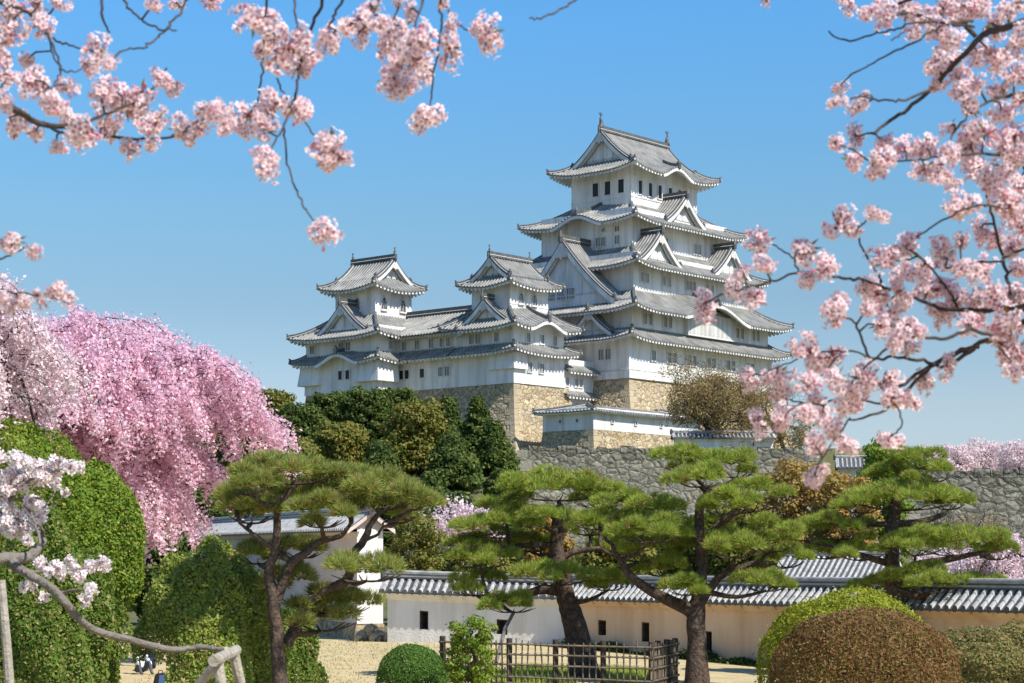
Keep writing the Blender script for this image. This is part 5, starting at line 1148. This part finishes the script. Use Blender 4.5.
# --- left-hand tree
LB = [
 [(-120, 60, 12), (-50, 85, 10), (0, 103, 8), (23, 114, 7), (42, 124, 6), (76, 126, 5), (100, 134, 3.5), (118, 137, 3), (150, 139, 2.8), (175, 136, 2.4), (192, 126, 2), (206, 118, 1.6)],
 [(42, 122, 3), (60, 132, 3), (78, 132, 2.4)], [(76, 126, 4), (100, 116, 3.2), (122, 108, 3), (140, 98, 2.4), (152, 88, 2.4), (160, 80, 2), (167, 67, 1.6)],
 [(-80, -40, 8), (-20, -5, 5), (19, 8, 3.5), (35, 20, 3), (46, 32, 3), (55, 50, 2.4), (61, 69, 2.2), (58, 78, 2), (52, 88, 1.6)], [(46, 33, 2.4), (56, 40, 2.2), (69, 45, 2), (86, 52, 1.6)], [(61, 70, 1.8), (70, 71, 1.6), (82, 70, 1.3)], [(50, 40, 2), (54, 58, 1.8), (62, 68, 1.6)],
 [(100, -40, 3), (101, 0, 3), (103, 19, 2.6), (110, 33, 1.8)], [(120, -40, 3), (124, 0, 2.6), (132, 12, 2.4), (141, 19, 2.3), (152, 26, 2.2), (164, 30, 2), (178, 30, 1.6)], [(190, -40, 3), (185, 0, 2.6), (180, 12, 2.5), (171, 23, 2.4), (163, 33, 2.3), (152, 42, 2.1), (140, 48, 1.9), (129, 49, 1.5)],
 [(335, -50, 5), (323, 0, 3.5), (312, 28, 3.2), (302, 57, 3.2), (299, 75, 3), (296, 91, 2.8), (290, 110, 2.6), (283, 128, 2.4), (274, 143, 2), (266, 155, 1.6)], [(294, -40, 3), (295, 5, 2.4), (298, 28, 2)], [(350, -40, 3.5), (342, 0, 2.8), (334, 16, 2.4), (328, 28, 2)],
 [(264, -40, 3), (266, 20, 2.4), (263, 50, 2.2), (262, 72, 2), (259, 90, 1.8), (258, 106, 1.5)], [(277, 78, 1.8), (282, 90, 1.7), (287, 100, 1.5)], [(284, 128, 2.2), (286, 150, 2), (290, 171, 2), (296, 188, 1.9), (302, 202, 1.8), (308, 213, 1.7), (317, 225, 1.5)], [(298, 108, 1.8), (312, 133, 1.7), (325, 145, 1.5)],
 [(428, -50, 4), (422, 0, 2.8), (417, 20, 2.6), (412, 40, 2.4), (409, 60, 2), (406, 80, 1.6)], [(444, -50, 4), (440, 0, 2.4), (441, 18, 2.2), (441, 32, 2), (436, 60, 1.9), (432, 92, 1.8), (429, 114, 1.5)], [(440, -20, 3), (446, 2, 2.2), (452, 19, 2), (462, 28, 1.8), (474, 32, 1.5)],
 [(385, -50, 4), (378, 0, 2.5), (368, 20, 2), (360, 32, 1.6)], [(400, -30, 3), (398, 5, 2.2), (392, 30, 2), (388, 45, 1.6)],
 [(640, -60, 4), (600, -20, 2.6), (576, 0, 2.2), (563, 8, 2.1), (544, 17, 1.9), (530, 18, 1.6)], [(-60, 275, 4), (-20, 268, 2.6), (0, 260, 2), (15, 252, 1.7), (28, 246, 1.4)], [(-60, 310, 4), (-10, 295, 2.4), (20, 293, 1.8), (45, 297, 1.6), (60, 300, 1.3)],
 [(-200, 120, 22), (-80, -60, 18), (100, -75, 15), (260, -60, 12), (400, -70, 9), (560, -70, 6), (650, -62, 4)], [(-220, 200, 16), (-170, 120, 13), (-120, 60, 12)], [(-250, 330, 12), (-150, 300, 8), (-60, 275, 5)], [(-150, 300, 6), (-100, 310, 5), (-60, 310, 4)], [(-80, -60, 9), (-80, -40, 8)]]
LC = [(8,34,17),(11,8,14),(38,8,13),(42,23,13),(99,55,15),(88,66,10),(110,62,9),(57,2,9),(8,76,12),(30,80,14),(42,95,16),(8,103,10),(15,129,13),(34,134,10),(57,107,15),(57,148,9),(76,141,11),(84,126,16),(99,91,12),(114,91,14),(126,105,16),(141,95,16),(141,115,13),(114,133,11),(129,146,11),(156,122,14),(152,146,9),(167,82,11),(176,88,8),(160,76,8),(179,130,13),(190,140,8),(198,129,12),(217,114,14),(228,128,9),(103,126,12),(154,6,9),(175,4,8),(209,0,11),(204,110,10),(68,90,10),(26,60,9),(2,55,12),(70,120,11),
 (256,18,20),(277,36,14),(281,53,20),(304,57,16),(327,40,16),(300,38,12),(262,50,11),(224,114,11),(250,116,17),(264,130,12),(277,105,16),(300,112,15),(243,129,12),(265,165,17),(332,146,18),(328,160,13),(340,158,12),(325,234,17),(357,20,15),(372,8,10),(361,36,13),(388,44,16),(403,30,16),(422,42,16),(399,61,16),(391,80,15),(407,86,14),(426,72,13),(419,62,12),(426,118,17),(450,48,15),(487,34,17),(399,0,9),(410,10,9),(452,28,9),(478,30,10),(382,22,12),(413,52,12),(296,70,10),(442,5,7),
 (15,241,12),(33,254,9),(5,245,8),(57,292,12),(14,304,12),(66,298,9),(40,296,8),(1,298,8)]
tl = [Vector((-2.75, 7.0, 1.6)), Vector((-2.7, 6.9, 2.6)), Vector((-2.55, 6.8, 3.8)), Vector((-2.45, 6.6, 4.9)), Vector((-2.0, 6.4, 5.6))]
blossom_tree('near pink cherry whose blossoming branches hang in from the top left', 6.2, tl, LB, LC)

# --- white blossom branch at the left, propped on a log trestle
WB = [[(-90, 640, 30), (-40, 575, 22), (0, 559, 13), (27, 558, 12), (38, 548, 9), (44, 540, 7)],
      [(10, 560, 12), (22, 571, 10), (40, 581, 9), (58, 594, 9), (80, 620, 8), (100, 632, 8), (120, 637, 7.5), (150, 645, 7), (178, 650, 6.5), (200, 647, 5.5), (222, 650, 5)],
      [(40, 545, 4), (38, 532, 3), (30, 522, 2.5), (14, 518, 2)], [(42, 540, 4), (35, 520, 3), (28, 508, 2.6), (20, 500, 2)], [(-20, 568, 9), (-5, 530, 5), (10, 500, 3.5), (30, 480, 3), (60, 470, 2)], [(45, 540, 3), (42, 528, 2.4), (24, 505, 2)], [(45, 507, 2), (54, 494, 1.8), (52, 486, 1.6)], [(10, 500, 3), (40, 498, 2.4), (50, 508, 1.8), (66, 494, 1.5)],
      [(22, 572, 5), (45, 572, 3), (70, 570, 2.4), (95, 566, 2)], [(60, 594, 4), (75, 590, 3), (90, 590, 2)], [(30, 578, 3), (35, 585, 2.4), (40, 595, 2)]]
WC = [(2,458,9),(14,460,9),(14,470,9),(28,461,9),(38,463,9),(47,468,9),(58,461,9),(59,471,9),(70,469,8),(80,470,7),(35,477,9),(42,480,8),(9,487,10),(21,487,10),(5,477,9),(54,485,8),(67,492,5),(28,500,7),(35,505,8),(5,508,9),(23,515,9),(14,522,10),(37,517,8),(5,529,9),(12,531,9),(28,539,6),(2,497,8),(40,510,7),(3,518,9),(20,530,7),(30,525,8),(50,478,7),(22,478,8),
 (40,566,8),(58,566,8),(75,568,8),(100,566,9),(88,570,8),(80,579,8),(93,590,8),(44,597,6),(84,598,7),(33,586,6),(60,577,7),(70,560,5),(48,572,6),(104,561,6),(25,588,5)]
b = gp(-90, 15)
blossom_tree('low white-blossomed cherry limb at the left edge, resting on a log trestle', 14.5, [Vector((-4.9, 14.8, .9)), Vector((-4.75, 14.7, 2.0)), Vector((-4.55, 14.5, 2.9)), Vector((-4.3, 14.4, 3.6))], WB+[[(-120, 640, 34), (-100, 645, 32), (-90, 640, 30)]], WC, meshes=CW, rmul=1.15, trad=.26, bark='bark_grey')

tre = empty('log_trestle', at(225, 683, 14.6)-Vector((0, 0, .9)), 'grey log trestle holding up the white-blossomed branch, at the lower left', 'support')
def log(a, b, w, nm):
    m = MB(); A_2, B_2 = a, b; pts = [A_2+(B_2-A_2)*t+Vector((R.gauss(0, .004), R.gauss(0, .004), 0)) for t in np.linspace(0, 1, 6)]
    m.tube(pts, [w*.5*(1+.06*math.sin(i*2)) for i in range(6)], 10); m.build(nm, M['wood'], tre, origin=tuple(tre.location))
log(at(175, 712, 14.9), at(229, 650, 14.6), .075, 'leg'); log(at(226, 720, 14.3), at(217, 655, 14.3), .08, 'leg'); log(at(249, 715, 15.0), at(232, 648, 14.9), .08, 'leg')
log(at(214, 661, 14.1), at(237, 650, 15.1), .085, 'crossbar')
pr = empty('prop_pole', at(12, 700, 13.5)-Vector((0, 0, .5)), 'grey upright pole under the thick limb at the left edge', 'support')
m = MB(); m.tube([at(14, 720, 13.5)-Vector((0, 0, .2)), at(7, 650, 13.5), at(1, 580, 13.5)], [.035, .033, .03], 9); m.build('pole', M['wood'], pr, origin=tuple(pr.location))
pr2 = MB(); a_, b_ = at(496, 645, 56), at(514, 612, 57.4); pr2.tube([a_-Vector((0, 0, .5)), (a_+b_)/2, b_], [.06, .055, .05], 8)
tag(pr2.build('prop_pole', M['bark_grey']), 'thin slanting pole propping the lowest pad of the thick-trunked pine', 'support')

# ------------------------------------------------------------------ people resting on the lawn, a bag, a sapling tip
M['skin'] = mat('skin', (0.55, 0.33, 0.22), 0.6); M['hair'] = mat('hair', (0.02, 0.015, 0.012), 0.5)
def seated(px, Y, face, shirt, trousers, label):
    p = gp(px, Y); e = empty('person', tuple(p), label, 'person', rz=face)
    vs = [(0, 0, .16), (0, .02, .42), (0, 0, .60), (0, -.01, .70), (0, -.03, .80), (-.10, -.02, .12), (-.18, -.42, .42), (-.17, -.62, .06), (-.17, -.78, .04), (.10, -.02, .12), (.18, -.40, .40), (.17, -.60, .06), (.17, -.76, .04), (-.19, 0, .56), (-.25, -.14, .36), (-.15, -.34, .38), (.19, 0, .56), (.25, -.14, .36), (.15, -.34, .38)]
    es = [(0, 1), (1, 2), (2, 3), (3, 4), (0, 5), (5, 6), (6, 7), (7, 8), (0, 9), (9, 10), (10, 11), (11, 12), (2, 13), (13, 14), (14, 15), (2, 16), (16, 17), (17, 18)]
    rr = [.15, .13, .14, .055, .085, .09, .065, .045, .04, .09, .065, .045, .04, .06, .042, .032, .06, .042, .032]
    me = bpy.data.meshes.new('body'); me.from_pydata(vs, es, []); o = link('body', me, e)
    md = o.modifiers.new('Skin', 'SKIN'); sv_ = me.skin_vertices[0].data
    for i, r in enumerate(rr): sv_[i].radius = (r, r)
    sv_[0].use_root = True
    o.modifiers.new('Sub', 'SUBSURF').levels = 2; o.modifiers['Sub'].render_levels = 2
    dg = bpy.context.evaluated_depsgraph_get(); m2 = bpy.data.meshes.new_from_object(o.evaluated_get(dg)); o.modifiers.clear(); o.data = m2
    for m_ in (shirt, trousers, M['skin']): m2.materials.append(m_)
    for f in m2.polygons:
        c = f.center
        f.material_index = 2 if (c.z > .66 or (c.y < -.28 and c.z > .34 and abs(c.x) < .17 and c.z < .41 and False)) else (1 if (c.y < -.17 and not (c.z > .30 and abs(c.x) > .2)) or c.z < .2 else 0); f.use_smooth = True
    hd = MB(); rows = []
    for a in range(9):
        th = PI*a/8; rows.append([(.078*math.sin(th)*math.cos(2*PI*b/12), -.03+.095*math.sin(th)*math.sin(2*PI*b/12), .83+.115*math.cos(th)) for b in range(13)])
    hd.grid(rows, 0, flip=True); hd.tube([(0, -.11, .84), (0, -.145, .815), (0, -.12, .80)], [.008, .018, .012], 5)
    for sx in (-1, 1): hd.tube([(sx*.075, -.03, .85), (sx*.09, -.02, .83), (sx*.078, -.03, .80)], [.008, .016, .008], 5)
    hd.build('head', M['skin'], e, smooth=True)
    hr = MB(); rows = []
    for a in range(7):
        th = PI*.62*a/6; rows.append([(.09*math.sin(th)*math.cos(2*PI*b/12), -.012+.105*math.sin(th)*math.sin(2*PI*b/12), .845+.12*math.cos(th)) for b in range(13)])
    hr.grid(rows, 0, flip=True); hr.build('hair', M['hair'], e, smooth=True)
M['shirt'] = mat('light_shirt', (0.70, 0.76, 0.80), 0.9); M['navy'] = mat('navy_cloth', (0.02, 0.025, 0.06), 0.9); M['grey_cloth'] = mat('grey_trousers', (0.08, 0.08, 0.09), 0.9)
seated(140, 60, .5, M['shirt'], M['grey_cloth'], 'person in a pale blue shirt sitting on the lawn between the left shrubs')
seated(151, 62, -.3, M['navy'], M['navy'], 'person in dark navy clothes sitting beside the pale-shirted one')
p = gp(160, 54); bgm = MB()
bgm.hexa([(-.2, -.12, 0), (.2, -.12, 0), (.22, .12, 0), (-.22, .12, 0), (-.12, -.07, .36), (.15, -.07, .38), (.15, .08, .38), (-.12, .08, .36)])
bgr = empty('camera_bag', tuple(p), 'black bag with a blue side panel lying on the lawn under the propped branch', 'bag')
bo = bgm.build('body', M['hair'], bgr); bv = bo.modifiers.new('Bevel', 'BEVEL'); bv.width = .05; bv.segments = 3
m = MB(); m.hexa([(-.02, -.135, .1), (.15, -.135, .1), (.15, -.11, .1), (-.02, -.11, .1), (0, -.09, .32), (.13, -.09, .32), (.13, -.07, .32), (0, -.07, .32)]); M['blue'] = mat('bag_blue', (0.05, 0.10, 0.22), 0.5); m.build('blue_panel', M['blue'], bgr)  # raised blue panel on the bag's front
m = MB(); m.tube([(-.05, 0, .36), (-.03, 0, .44), (.06, 0, .44), (.08, 0, .37)], .014, 6); m.build('handle', M['hair'], bgr)
